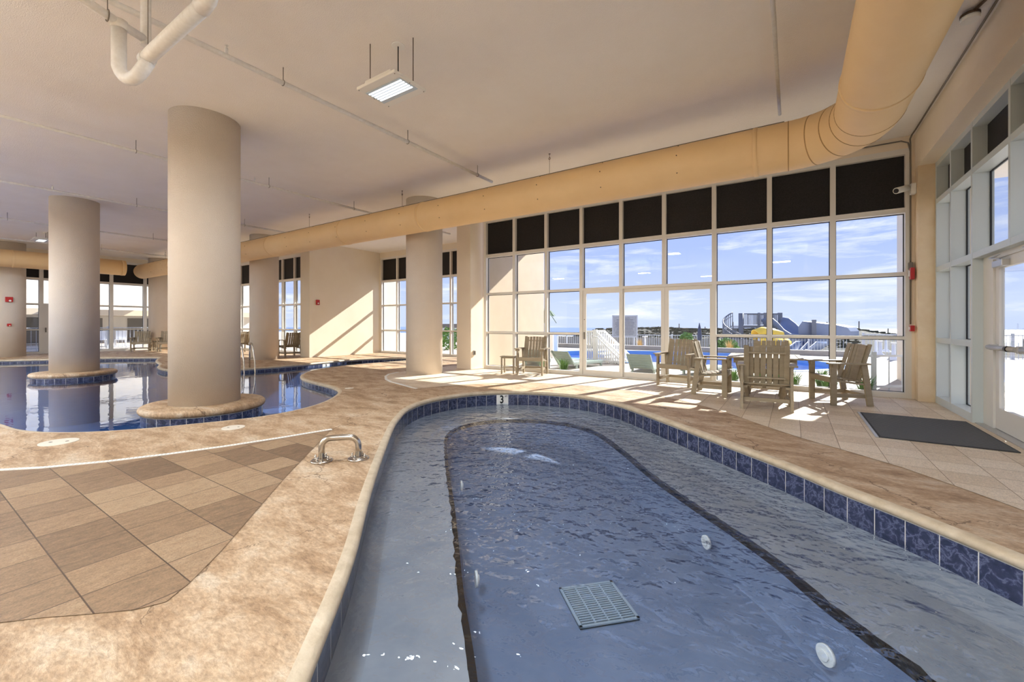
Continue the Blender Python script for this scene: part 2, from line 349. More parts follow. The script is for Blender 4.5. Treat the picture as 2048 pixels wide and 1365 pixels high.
POOL = [(-8.64, .93), (-8.05, 1.0), (-7.55, 1.16), (-7.12, 1.45), (-6.78, 1.86), (-6.58, 2.25), (-6.4, 2.65), (-6.26, 3.12), (-6.32, 3.64), (-6.53, 4.12), (-6.85, 4.55), (-7.32, 5.0), (-7.88, 5.28), (-8.61, 5.46),
        (-9.43, 5.62), (-10.1, 5.85), (-10.75, 6.28), (-11.35, 6.95), (-11.68, 7.75), (-11.78, 9.1), (-11.62, 10.4), (-11.7, 11.2), (-12.15, 11.6), (-12.65, 11.45), (-13.3, 10.75), (-13.66, 9.84), (-13.55, 8.83), (-13.38, 7.66), (-13.38, 6.6),
        (-13.6, 5.75), (-14.2, 5.1), (-15.1, 4.72), (-16.2, 4.85), (-17.4, 5.25), (-18.9, 5.6), (-20.1, 6.0), (-20.9, 6.3), (-21.7, 5.75), (-22.5, 5.1), (-23.0, 4.2), (-23.4, 3.5), (-24.1, 2.5), (-24.6, 1), (-24, -1.4), (-20.5, -2.9), (-15, -2.6),
        (-11.6, -.8), (-10.4, .3), (-9.4, .82)]
spa = smooth_closed(SPA, .08); bench = smooth_closed(BENCH, .07); pool = smooth_closed(POOL, .12)

# ------------------------------------------------------------------ floor, ceiling, walls
WY, RY, LY = 9.95, 12.85, 10.35      # window planes: front, recess, left front
CEIL = 4.58
outer = [(-27.5, -8), (2.35, -8), (2.35, 10.1), (-7.9, 10.1), (-7.9, 13.0), (-16.0, 13.0), (-16.0, 10.5), (-27.6, 10.5)]
fl = MB(); fl.fill([outer, off(spa, .05), off(pool, .05)], 0); struct('floor', fl, M_STAMP)
fb = MB(); fb.box((-28, -8.3, -1.9), (2.6, 13.2, -1.75)); struct('floor_slab', fb, M_COPE)
dl = [(-6.9, -.35), (-6.3, .2), (-5.87, .63), (-5.64, .86), (-5.4, 1.22), (-5.19, 1.63), (-5.02, 2.07), (-4.88, 2.53), (-4.8, 2.88), (-4.74, 3.13)]
dr = [(-4.15, 2.52), (-3.57, 1.92), (-3.05, 1.42), (-2.72, 1.1), (-2.52, .88), (-2.44, .76), (-2.49, .66), (-2.62, .54), (-2.76, .42), (-2.9, .28), (-3.6, -.5), (-4.6, -1.2), (-6, -1.1)]
p1 = MB(); p1.fill([dl + dr], .004); struct('floor_pavers', p1, M_PAVE)
sdr = [(-6.32, 6.06), (-6.57, 6.13), (-7.05, 6.30), (-7.53, 6.45), (-7.97, 6.68), (-8.43, 7.05), (-8.75, 7.42), (-8.88, 7.85)]
edge = [(2.3, 3.2), (1.9, 3.75), (1.34, 4.43), (1.08, 4.81), (.82, 5.16), (.47, 5.5), (.07, 5.86), (-.36, 6.36), (-.66, 6.75), (-1.0, 7.12), (-1.6, 7.62), (-2.5, 8.12), (-3.6, 8.32), (-4.7, 8.1), (-5.5, 7.5), (-6.05, 6.7)]
p2 = MB(); p2.fill([edge + sdr + [(-8.9, 8.6), (-8.9, 10.1), (2.3, 10.1)]], .004); struct('floor_pavers', p2, M_PAVE_LIT)
def strip(pts, w, z0, z1):
    P = [Vector(p) for p in pts]; a = []; b = []
    for i in range(len(P)):
        t = (P[min(i + 1, len(P) - 1)] - P[max(i - 1, 0)]).normalized(); n = Vector((-t.y, t.x)) * w / 2
        a.append(P[i] + n); b.append(P[i] - n)
    mb = MB(); mb.prism([tuple(v) for v in a] + [tuple(v) for v in b[::-1]], z0, z1); return mb
for pts, lb in ((dl, 'long white slotted drain strip curving between the pavers and the stone border at left'), (sdr, 'short S-shaped white drain strip beside the column near the front windows')):
    root = empty('drain_channel', (pts[0][0], pts[0][1], 0)); tag(root, lb, 'drain')
    mb = strip([(x - pts[0][0], y - pts[0][1]) for x, y in pts], .055, -.02, .009); mb.build('drain_cover', M_WHITE, root)
    mb = MB(); P = [Vector((x - pts[0][0], y - pts[0][1])) for x, y in pts]
    for a, b in zip(P, P[1:]):
        n = max(1, int((b - a).length / .03)); t = (b - a).normalized(); q = Vector((-t.y, t.x)) * .02
        for k in range(n):
            c = a.lerp(b, (k + .5) / n); mb.bar((*(c - q), .0092), (*(c + q), .0092), .004, .0012)
    mb.build('drain_slots', mat('drain_slot', (176, 172, 164), .7), root)

mb = MB(); mb.box((-27.7, -8.2, CEIL), (2.6, 13.1, CEIL + .25)); struct('ceiling', mb, M_CEIL)
mb = MB(); mb.box((-27.8, -8.2, -.02), (2.4, -8.0, CEIL)); struct('wall_back', mb, M_WALL)
mb = MB(); mb.box((-27.7, -8.0, -.02), (-27.5, 2.0, CEIL)); mb.box((-27.7, 2.0, 4.37), (-27.5, 10.5, CEIL)); struct('wall_left', mb, M_WALL)
# front wall: header over each window, pier, recess side walls
mb = MB(); mb.box((-7.72, WY, 4.37), (2.6, WY + .15, CEIL)); mb.box((1.72, WY, -.02), (2.6, WY + .15, 4.37)); struct('wall_front', mb, M_WALLT)
mb = MB(); mb.box((-8.25, 9.52, -.02), (-7.74, 10.1, CEIL)); struct('wall_pier_front', mb, M_WALLT)
mb = MB(); mb.box((-8.25, 10.1, -.05), (-7.74, 13.85, CEIL)); struct('wall_recess_right', mb, mat('outer_stucco', (214, 192, 164), .85, col2=(206, 184, 156), scale=1.5, bump=.5, bscale=80))
mb = MB(); mb.box((-16.38, 9.45, -.02), (-15.75, 13.85, CEIL)); struct('wall_recess_left', mb, M_WALL)
mb = MB(); mb.box((-15.75, RY, 4.32), (-8.25, RY + .15, CEIL)); struct('wall_recess_header', mb, M_WALL)
mb = MB(); mb.box((-27.5, LY, 4.37), (-16.38, LY + .15, CEIL)); struct('wall_front_left', mb, M_WALL)
# right wall: beam, corner pilaster, back part
mb = MB(); mb.box((1.76, -8.0, 3.97), (2.6, WY, CEIL)); struct('wall_right_beam', mb, M_WALLT)
mb = MB(); mb.box((1.76, 9.73, -.02), (2.35, WY, 3.97)); struct('wall_right_pilaster', mb, mat('concrete_tan', (236, 216, 184), .8, col2=(228, 204, 168), scale=5, bump=.4, bscale=70))
mb = MB(); mb.box((1.97, -8.0, -.02), (2.3, 2.2, 3.97)); struct('wall_right', mb, M_WALL)
# slab of the storey above, reaching out over the front terrace; it shades the upper windows
mb = MB(); mb.box((-40, 10.1, 4.56), (14, 13.85, 4.95)); mb.box((2.6, -8, 4.56), (6.4, 10.1, 4.95)); struct('ceiling_terrace', mb, M_CEIL)  # right-hand box is added, out of view, to cut light on the window jambs
mb = MB(); mb.box((2.12, 12.9, -.1), (2.9, 13.8, 4.56)); o = struct('wall_terrace_pier', mb, M_WALLT)

# ------------------------------------------------------------------ windows
BANDS = [(0, .10), (1.03, 1.085), (2.155, 2.215), (3.25, 3.34), (4.27, 4.37)]
def window(name, P0, u, n, xs, bands, mw, depth, goff, label, skip=(), M_FRAME=M_FRAME):
    """xs: mullion centres along u from P0; skip: bays left open below band 2 (doors)"""
    P0, u, n = Vector(P0), Vector(u), Vector(n)
    M = Matrix(((u.x, n.x, 0, P0.x), (u.y, n.y, 0, P0.y), (0, 0, 1, 0), (0, 0, 0, 1)))
    root = empty(name); root['kind'] = 'structure'; root['label'] = label
    fr = MB()
    for i, x in enumerate(xs):
        z0 = 0 if not (i - 1 in skip and i in skip) else bands[2][0]
        fr.box((x - mw / 2, 0, z0), (x + mw / 2, depth, bands[-1][1]), 0, M)
    for j, (a, b) in enumerate(bands):
        for i in range(len(xs) - 1):
            if i in skip and j < 2: continue
            fr.box((xs[i] + mw / 2, 0.002, a), (xs[i + 1] - mw / 2, depth - .002, b), 0, M)
    fr.build('window_frame', M_FRAME, root); gm = MB(); gk = .013
    for i in range(len(xs) - 1):
        for j in range(len(bands) - 1):
            if i in skip and j < 2: continue
            a, b = xs[i] + mw / 2, xs[i + 1] - mw / 2; z0, z1 = bands[j][1], bands[j + 1][0]
            if j == 3:
                d = MB(); d.box((a, goff - .03, z0), (b, goff, z1), 0, M); d.build('dark_panel', M_DARK, root)
            else:
                g = MB()
                c = [M @ Vector(q) for q in ((a, goff, z0), (b, goff, z0), (b, goff, z1), (a, goff, z1))]
                g.bm.faces.new([g.bm.verts.new(q) for q in c]); g.build('glass_pane', M_GLASS, root)
                for (p0, p1) in (((a, z0), (a + gk, z1)), ((b - gk, z0), (b, z1)), ((a, z1 - gk), (b, z1)), ((a, z0), (b, z0 + gk * .6))): gm.box((p0[0], goff - .012, p0[1]), (p1[0], goff + .004, p1[1]), 0, M)
    gm.build('gasket', M_GASKET, root)
    return root
xs1 = [-7.6 + .06, -6.525, -5.505, -4.485, -3.45, -2.445, -1.405, -.39, .63, 1.68]
window('window_1', (0, WY, 0), (1, 0, 0), (0, 1, 0), xs1, BANDS, .085, .16, .12, 'nine bay window wall behind the chairs', skip=(3, 4, 5))
window('window_2', (0, RY, 0), (1, 0, 0), (0, 1, 0), [-15.68 + 1.05 * k for k in range(8)], [(0, .09), (1.0, 1.05), (2.13, 2.18), (3.22, 3.3), (4.24, 4.34)], .08, .16, .12, 'window wall of the recess behind the column')
window('window_3', (0, LY, 0), (1, 0, 0), (0, 1, 0), [-16.45 - 1.0 * k - .0 for k in range(12)][::-1], BANDS, .08, .15, .11, 'window wall left of the recess')
xsl = [2.05, 3.1, 4.12, 5.2, 6.42, 7.7, 8.85, 10.28]
window('window_4', (-27.5, 0, 0), (0, 1, 0), (-1, 0, 0), xsl, BANDS, .13, .15, .11, 'far left window wall', skip=(2,))
xsr = [2.25, 3.4, 4.55, 5.7, 6.85, 8.02, 8.92, 9.69]
window('window_5', (1.97, 0, 0), (0, 1, 0), (1, 0, 0), xsr, [(0, .12), (1.0, 1.08), (2.16, 2.24), (3.28, 3.36), (3.89, 3.97)], .055, .2, .17, 'deep framed window wall at the right', skip=(3, 4), M_FRAME=M_FRAMEC)
# sliding door in window_1: three leaves
root = empty('door_1', (-4.44, WY + .02, 0)); root['kind'] = 'structure'; root['label'] = 'three leaf sliding glass door'
for k, (a, b, y) in enumerate(((0, 1.03, .0), (.97, 2.0, .05), (2.002, 3.03, .05))):
    f = MB(); f.box((a, y, .03), (a + .085, y + .04, 2.155), .004); f.box((b - .085, y, .03), (b, y + .04, 2.155), .004); f.box((a + .085, y, .03), (b - .085, y + .04, .15)); f.box((a + .085, y, 2.07), (b - .085, y + .04, 2.155))
    lf = f.build('door_leaf', M_FRAME, root)
    g = MB(); g.bm.faces.new([g.bm.verts.new(q) for q in ((a + .08, y + .02, .14), (b - .08, y + .02, .14), (b - .08, y + .02, 2.08), (a + .08, y + .02, 2.08))]); g.build('glass_pane', M_GLASS, lf)
    if k == 0:
        h = MB(); h.box((a + .03, y - .03, .92), (a + .055, y, 1.1), .004); h.cyl((a + .043, y - .012, 1.42), (a + .043, y, 1.42), .012, 10); h.build('door_handle', M_GREY, lf)
s = MB(); s.box((-.02, -.03, -.0), (3.06, .13, .03), .005); s.build('door_sill', M_FRAME, root)
# right exit door (double)
root = empty('door_2', (2.07, 0, 0)); root['kind'] = 'structure'; root['label'] = 'glass exit door with panic bar'
f = MB(); f.box((0, 7.67, 0), (.1, 7.99, 2.16)); f.box((0, 5.73, 0), (.1, 5.82, 2.16)); f.box((0, 5.82, 2.1), (.1, 7.67, 2.16)); f.build('door_frame', M_FRAME, root)
for (a, b) in ((6.76, 7.66), (5.83, 6.74)):
    f = MB(); f.box((.02, a, .02), (.065, a + .1, 2.1), .003); f.box((.02, b - .1, .02), (.065, b, 2.1), .003); f.box((.02, a + .1, .02), (.065, b - .1, .28)); f.box((.02, a + .1, 1.98), (.065, b - .1, 2.1))
    lf = f.build('door_leaf', M_FRAME, root)
    g = MB(); g.bm.faces.new([g.bm.verts.new(q) for q in ((.04, a + .1, .28), (.04, b - .1, .28), (.04, b - .1, 1.98), (.04, a + .1, 1.98))]); g.build('glass_pane', M_GLASS, lf)
    h = MB(); h.cyl((-.05, a + .08, 1.02), (-.05, b - .03, 1.02), .03, 14); h.box((-.05, a + .03, .98), (.02, a + .1, 1.06), .004); h.box((-.05, b - .09, .985), (.02, b - .03, 1.055), .004); h.build('panic_bar', M_ALU, lf)
    if b > 7: h2 = MB(); h2.cyl((-.05, a + .26, 1.02), (-.05, a + .34, 1.02), .034, 14); h2.build('panic_bar_grip', M_BLACK, lf)
    c = MB(); c.box((-.05, b - .42, 1.985), (.02, b - .13, 2.06), .006); c.bar((-.02, b - .3, 2.07), (-.03, b + .0, 2.12), .02, .008); c.bar((-.03, b + .0, 2.12), (.01, b - .22, 2.14), .018, .008); c.build('door_closer', M_ALU, lf)
s = MB(); s.box((-.08, 5.75, -.0), (.14, 7.98, .015), .003); s.build('door_sill', M_ALU, root)
# far left door
root = empty('door_3', (-27.5, 4.185, 0)); root['kind'] = 'structure'; root['label'] = 'white framed glass door in the far left window wall'
f = MB(); f.box((-.1, 0, 0), (-.04, .17, 2.155)); f.box((-.1, .78, 0), (-.04, .95, 2.155)); f.box((-.1, .17, 0), (-.04, .78, .25)); f.box((-.1, .17, 2.0), (-.04, .78, 2.155)); lf = f.build('door_leaf', M_FRAME, root)
g = MB(); g.bm.faces.new([g.bm.verts.new(q) for q in ((-.07, .17, .25), (-.07, .78, .25), (-.07, .78, 2.0), (-.07, .17, 2.0))]); g.build('glass_pane', M_GLASS, lf)
h = MB(); h.box((-.04, .05, .95), (.0, .09, 1.15), .005); h.build('door_handle', M_GREY, lf)

# ------------------------------------------------------------------ spa and pool
PROF = [(.0, -.068), (-.012, -.062), (-.022, -.045), (-.024, -.028), (-.014, -.012), (.006, -.002), (.05, 0.0)]
WZ = -.24
root = empty('spa_pool', (0, 0, 0)); tag(root, 'rippling pale blue spa pool with an underwater bench in the foreground', 'pool')
mb = MB(); mb.ribbon(spa, PROF); mb.build('coping', M_COPE, root)
mb = MB(); mb.ribbon(spa, [(.0, -.068), (.004, -.076)]); mb.build('grout_line', M_GROUT, root)
mb = MB(); mb.ribbon(spa, [(.004, -.076), (.004, -.275)]); mb.build('tile_band', M_TILE, root)
mb = MB(); mb.ribbon(spa, [(.004, -.275), (-.02, -.34), (-.06, -.4), (-.12, -.42)])
mb.fill([off(spa, -.12), off(bench, .0)], -.42); mb.build('bench', M_BENCH, root, smooth=False)
mb = MB(); mb.ribbon(bench, [(-.012, -.47), (-.03, -.76), (-.07, -.8)]); mb.fill([off(bench, -.07)], -.8); mb.build('basin', M_PLASTER, root)
mb = MB()
for k in range(0, len(bench)):     # black edge tiles, refraction wobble put into their shape
    p, n = bench[k]; p2_, n2 = bench[(k + 1) % len(bench)]
    j1, j2 = .022 * mnoise.noise(Vector((k * .77, 0, 3))), .022 * mnoise.noise(Vector(((k + 1) * .77, 0, 3)))
    if k % 5 == 4 and random.random() < .8: j1 += .002
    w = .028
    a = [(p[0] + n[0] * (w + j1), p[1] + n[1] * (w + j1), -.416), (p2_[0] + n2[0] * (w + j2), p2_[1] + n2[1] * (w + j2), -.416), (p2_[0] - n2[0] * .012, p2_[1] - n2[1] * .012, -.416), (p[0] - n[0] * .012, p[1] - n[1] * .012, -.416), (p[0] - n[0] * .012, p[1] - n[1] * .012, -.475), (p2_[0] - n2[0] * .012, p2_[1] - n2[1] * .012, -.475)]
    v = [mb.bm.verts.new(q) for q in a]; mb.bm.faces.new((v[0], v[1], v[2], v[3])); mb.bm.faces.new((v[3], v[2], v[5], v[4]))
mb.build('bench_edge_tiles', M_BLACK, root, recalc=False)
mb = MB(); mb.fill([off(spa, .0)], WZ); mb.build('water', M_WSPA, root, recalc=False)
g = MB(); q = [Vector((-1.53, 3.05)), Vector((-1.23, 3.36)), Vector((-.91, 2.97)), Vector((-1.2, 2.65))]
gr = empty('drain_grate', (-1.22, 3.0, -.8)); gr.parent = root
ang = math.atan2(.31, .3); Mg = Matrix.Rotation(ang, 4, 'Z')
g.box((-.225, -.225, .0), (.225, .225, .012), .003, Mg); g.build('grate_plate', mat('grate_dark', (14, 40, 44), .6), gr)
g = MB(); g.box((-.225, -.225, .01), (.225, -.205, .02), 0, Mg); g.box((-.225, .205, .01), (.225, .225, .02), 0, Mg)
g.box((-.225, -.225, .01), (-.205, .225, .02), 0, Mg); g.box((.205, -.225, .01), (.225, .225, .02), 0, Mg)
for k in range(17): g.box((-.2, -.19 + k * .0237, .01), (.2, -.178 + k * .0237, .018), 0, Mg)
for k in range(3): g.box((-.1 + k * .1 - .006, -.2, .01), (-.1 + k * .1 + .006, .2, .02), 0, Mg)
g.build('grate_bars', mat('grate_bars', (150, 164, 176), .5), gr)
for (x, y, z, nx, ny) in ((.175, 3.07, -.62, .72, .69), (-.62, 4.07, -.62, .72, .69), (-2.0, 2.5, -.62, -.7, -.7), (-3.3, 3.86, -.62, -.7, -.7)):
    g = MB(); d = Vector((nx, ny, 0)); c = Vector((x, y, z)) - d * .03
    g.cyl(c, c + d * .02, .058, 24); g.cyl(c - d * .012, c, .03, 16); g.build('jet_fitting', M_WHITE, root)
# 3 FT marker on the far tile band
def marker(parent, ring, near, w, h, txt, small=None, z=-.168):
    k = min(range(len(ring)), key=lambda i: (ring[i][0][0] - near[0]) ** 2 + (ring[i][0][1] - near[1]) ** 2)
    p, n = ring[k]; nv = Vector((-n[0], -n[1], 0)); right = Vector((-nv.y, nv.x, 0))
    M = Matrix(((right.x, 0, nv.x, p[0]), (right.y, 0, nv.y, p[1]), (0, 1, 0, z), (0, 0, 0, 1)))
    mk = MB(); mk.box((-w / 2, -h / 2, -.01), (w / 2, h / 2, .004), 0, M); mt = mk.build('depth_marker', M_WHITE, parent)
    text_obj('depth_number', txt, h * 1.02, M_INK, mt, M @ Matrix.Translation((-.012 if small else 0, 0, .006)) @ Matrix.Diagonal((.85, 1.1, 1, 1)))
    if small: text_obj('depth_unit', small, h * .26, M_INK, mt, M @ Matrix.Translation((w * .32, h * .33, .006)))
marker(root, spa, (-4.72, 6.78), .23, .185, '3', 'FT')

root = POOL_ROOT = empty('swimming_pool', (0, 0, 0)); tag(root, 'large still dark blue swimming pool winding between the columns at left', 'pool')
mb = MB(); mb.ribbon(pool, PROF); mb.build('coping', M_COPE, root)
mb = MB(); mb.ribbon(pool, [(.0, -.068), (.004, -.076)]); mb.build('grout_line', M_GROUT, root)
mb = MB(); mb.ribbon(pool, [(.004, -.076), (.004, -.29)]); mb.build('tile_band', M_TILE, root)
mb = MB(); mb.ribbon(pool, [(.004, -.29), (.0, -1.25)]); mb.fill([off(pool, 0)], -1.25); mb.build('basin', M_PLASTER_B, root)
mb = MB(); mb.fill([off(pool, .0)], -.13); mb.build('water', M_WPOOL, root, recalc=False)
marker(root, pool, (-13.62, 8.75), .3, .17, '3')
k = min(range(len(pool)), key=lambda i: (pool[i][0][0] + 13.6) ** 2 + (pool[i][0][1] - 9.9) ** 2); p, n = pool[k]
mb = MB(); t = Vector((-n[1], n[0], 0)); c = Vector((p[0] - n[0] * .002, p[1] - n[1] * .002, -.16)); mb.bar(c - t * .3, c + t * .3, .05, .1, .004); mb.build('skimmer_mouth', M_BLACK, root)
# ladder handrails at far coping
root = empty('pool_handrail', (-13.62, 5.98, 0)); tag(root, 'polished steel handrail rising from the pool beside the second column', 'handrail')
for k in range(2):
    mb = MB(); y = k * .3
    mb.tube([(.0, y, 0), (.0, y, .5), (.02, y, .66), (.08, y, .74), (.14, y, .72), (.2, y, .6), (.3, y, .2), (.34, y, -.3), (.35, y, -.75)], .02, 10); mb.build('rail', M_STEEL, root)
mb = MB(); mb.bar((.26, 0, .3), (.26, .3, .3), .02, .02); mb.build('cross_bar', M_STEEL, root)

# ------------------------------------------------------------------ columns and islands
cols = [((-7.88, 2.97), .06, 'thick cream round column nearest, standing on the pool island'), ((-15.87, 2.98), .06, 'greenish shaded round column on the far pool island at left'),
        ((-8.17, 8.12), 0, 'round column on the deck, right of the sunlit wall'), ((-16.45, 8.1), 0, 'round column behind the handrail, left of the sunlit wall'),
        ((-26.5, 8.03), 0, 'far round column behind the small arm chairs, under the duct end'), ((-26.3, 3.04), 0, 'round column at the left edge with red fire alarm boxes')]
for (x, y), z, lb in cols:
    root = empty('round_column', (x, y, z)); tag(root, lb, 'column')
    mb = MB(); mb.lathe((0, 0, 0), [(.475, -.02), (.475, CEIL - z + .02)], 72, closed=True); mb.build('shaft', M_COL, root)
for (x, y), z, lb in cols[:2]:
    root = empty('column_island', (x, y, 0)); root.parent = POOL_ROOT
    ring = [((.80 * math.cos(a), .80 * math.sin(a)), (-math.cos(a), -math.sin(a))) for a in (2 * math.pi * k / 96 for k in range(96))]
    s_ = [(-o, zz + .09) for o, zz in PROF]
    mb = MB(); mb.ribbon(ring, [(o * 1.4 if o < 0 else o, zz * 1.6 + .06) for o, zz in PROF] + [(.45, .06)]); mb.build('island_top', M_STAMP, root)
    mb = MB(); mb.ribbon(ring, [(.0, -.05), (.004, -.058)]); mb.build('grout_line', M_GROUT, root)
    mb = MB(); mb.ribbon(ring, [(.004, -.058), (.004, -.28)]); mb.build('tile_band', M_TILE, root)
    mb = MB(); mb.ribbon(ring, [(.004, -.28), (.004, -1.25)]); mb.build('island_wall', M_PLASTER_B, root)

# ------------------------------------------------------------------ ducts
def duct(name, pts, r, label, rings, rail=True, wires=()):
    root = empty(name, pts[0]); tag(root, label, 'duct'); o = Vector(pts[0])
    P = [Vector(p) - o for p in pts]
    mb = MB(); mb.tube(P, r, 48); mb.build('duct_body', M_DUCT, root)
    for (c, d) in rings:
        c = Vector(c) - o; d = Vector(d).normalized(); mb = MB(); mb.tube([c - d * .03, c - d * .028, c + d * .028, c + d * .03], r, 48, rs=[r, r + .008, r + .008, r]); mb.build('duct_band', M_DUCT, root)
    return root
el = [(.75 - .8 + .8 * math.cos(a), 7.2 - .8 + .8 * math.sin(a), 3.83) for a in (math.pi / 2 * k / 8 for k in range(9))]
path = [(-26.1, 7.2, 3.83), (-18, 7.2, 3.83), (-10, 7.2, 3.83), (-4, 7.2, 3.83)] + el[::-1] + [(.75, 4, 3.83), (.75, 0, 3.83), (.75, -6, 3.83)]
elr = []
for k in (0, 2, 4, 6, 8):
    a = math.pi / 2 * k / 8; elr.append((el[k], (-math.sin(a), math.cos(a), 0)))
d1 = duct('round_air_duct', path, .335, 'long tan round duct along the front windows that bends toward the viewer', [((x, 7.2, 3.83), (1, 0, 0)) for x in (-26.0, -22, -18, -14, -10.2, -7.2, -.45)] + [((.75, y, 3.83), (0, 1, 0)) for y in (5.7, 3.4)])
mb = MB()
o = Vector(path[0])
for k in range(len(elr)):           # elbow gore seams
    c = Vector(elr[k][0]) - o; d = Vector(elr[k][1]).normalized(); mb.tube([c - d * .006, c + d * .006], .338, 48)
mb.build('elbow_seams', mat('duct_seam', (178, 136, 84), .6), d1)
mb = MB()
for x in [(-25.2 + .55 * k) for k in range(46)]:
    mb.box((x - .012, 7.18, 4.165), (x + .012, 7.22, 4.19))
mb.bar((-25.4, 7.2, 4.195), (-.1, 7.2, 4.195), .02, .012); mb = mb.build('hanging_rail', M_GREY, d1); mb.location = -o
d2 = duct('round_air_duct', [(-25.1, -3, 3.83), (-25.1, 1, 3.83), (-25.1, 6.3, 3.83)], .335, 'tan round duct with capped end along the far left windows', [((-25.1, 6.2, 3.83), (0, 1, 0)), ((-25.1, 3, 3.83), (0, 1, 0))])
# screws dotted on the big duct
mb = MB()
for x in [-24 + 1.25 * k for k in range(19)]:
    for a in (-.55, .25, .95):
        mb.cyl((x, 7.2 - .335 * math.cos(a), 3.83 - .335 * math.sin(-a) * 1), (x, 7.2 - .342 * math.cos(a), 3.83 + .342 * math.sin(a)), .009, 8)
q = mb.build('duct_screws', M_ROD, d1); q.location = -o; q['kind'] = 'stuff'
for x in (-23.2, -16.8, -12.0, -8.0, -3.9):
    root = empty('duct_hanger', (x, 7.2, 4.2)); tag(root, 'thin chain hanger holding up the long round duct, ' + {-23.2: 'farthest of the five', -16.8: 'by the second column', -12.0: 'middle one of the five', -8.0: 'by the front deck column', -3.9: 'nearest one, left above the black panels'}[x], 'hanger', 'hangers of the long duct')
    mb = MB(); mb.cyl((0, 0, 0), (0, 0, CEIL - 4.2), .004, 6); mb.tube([(.02 * math.cos(a), 0, .29 + .02 * math.sin(a)) for a in (2 * math.pi * k / 10 for k in range(11))], .004, 6); mb.build('chain', M_ROD, root)
    mb = MB(); mb.cyl((0, 0, CEIL - 4.205), (0, 0, CEIL - 4.2), .02, 10); mb.build('ceiling_anchor', M_ROD, root)

# ------------------------------------------------------------------ sprinkler pipes
def pipe_run(x, y0, y1, z, r, rods, sprs, label):
    root = empty('sprinkler_pipe', (x, y0, z)); tag(root, label, 'pipe')
    mb = MB(); mb.cyl((0, 0, 0), (0, y1 - y0, 0), r, 16)
    mb.build('pipe', M_PIPE, root)
    for y in rods:
        mb = MB(); mb.cyl((0, y - y0, r), (0, y - y0, CEIL - z), .005, 6); mb.tube([(r * 1.15 * math.cos(a), y - y0, r * 1.15 * math.sin(a)) for a in (2 * math.pi * k / 16 for k in range(17))], .004, 6); mb.build('hanger_rod', M_GREY, root)
    for y in sprs:
        mb = MB(); mb.cyl((0, y - y0, 0), (0, y - y0, .09), .017, 10); mb.cyl((0, y - y0, .09), (0, y - y0, .12), .008, 8); mb.cyl((0, y - y0, .12), (0, y - y0, .124), .02, 12); mb.build('sprinkler_head', M_PIPE, root)
pipe_run(-5.42, -6, 7.4, 4.38, .03, [1.55, 2.9, 5.0, 6.9], [2.25], 'white ceiling pipe nearest the hanging lamp')
pipe_run(-9.75, -6, 10.9, 4.38, .028, [2.6, 4.9, 7.1, 10.2], [4.6], 'white ceiling pipe passing just behind the nearest column')
pipe_run(-14.2, -6, 10.0, 4.38, .028, [1.2, 3.8, 6.4, 9.0], [2.3, 5.3], 'white ceiling pipe above the shaded island column')
pipe_run(-19.2, -6, 9.6, 4.38, .028, [2.2, 5.6, 8.6], [3.9], 'white ceiling pipe beyond the shaded island column')
pipe_run(-23.6, -6, 9.4, 4.38, .028, [2.0, 5.2, 8.2], [7.3], 'farthest white ceiling pipe near the far left windows')
pipe_run(-.16, -6, 7.45, 4.42, .022, [], [], 'thin white ceiling pipe ending over the duct at right')
# PVC trap
root = empty('drain_pipe_trap', (-5.15, 1.35, 3.5)); tag(root, 'white plastic drain pipe with a U-shaped trap below the ceiling', 'pipe')
o = Vector((-5.15, 1.35, 3.5))
U = [(-.03, -.09, .58), (-.03, -.09, .17)] + [(.085 - .115 * math.cos(a), -.09 + .12 * (a / math.pi), .17 - .115 * math.sin(a)) for a in (math.pi * k / 8 for k in range(1, 8))] + [(.2, .035, .17), (.215, .05, .21)]
mb = MB(); mb.tube(U, .056, 20); mb.build('trap', M_PIPE, root)
mb = MB(); mb.tube([(.18, .05, .24), (.3, .05, .25), (1.32, .07, .27)], .058, 20); mb.tube([(1.3, .07, .27), (1.42, .07, .29), (1.48, .07, .36), (1.49, .07, .5), (1.49, .07, 1.09)], .062, 20); mb.build('horizontal_run', M_PIPE, root)
mb = MB(); mb.tube([(.16, .05, .24), (.22, .05, .245)], .066, 20); mb.build('pipe_collar', M_PIPE, root); mb = MB(); mb.tube([(-.03, -.09, .52), (-.03, -.09, .6)], .064, 20); mb.build('pipe_collar', M_PIPE, root)
mb = MB(); mb.tube([(.32, -.75, .56), (-.03, -.09, .58), (-.12, .13, .58)], .038, 16); mb.build('inlet_pipe', M_PIPE, root)
mb = MB(); mb.tube([(-.12, .13, .52), (-.12, .13, 1.09)], .042, 16); mb.build('riser', M_PIPE, root)
for (x, y, z, r) in ((.02, -.18, .575, .05), (.22, .05, .245, .07)):
    mb = MB(); mb.cyl((x, y, z + r), (x, y, 1.085), .004, 6); mb.tube([(x + r * math.cos(a), y, z + r * math.sin(a)) for a in (2 * math.pi * k / 18 for k in range(19))], .005, 6); mb.build('hanger_ring', M_GREY, root)

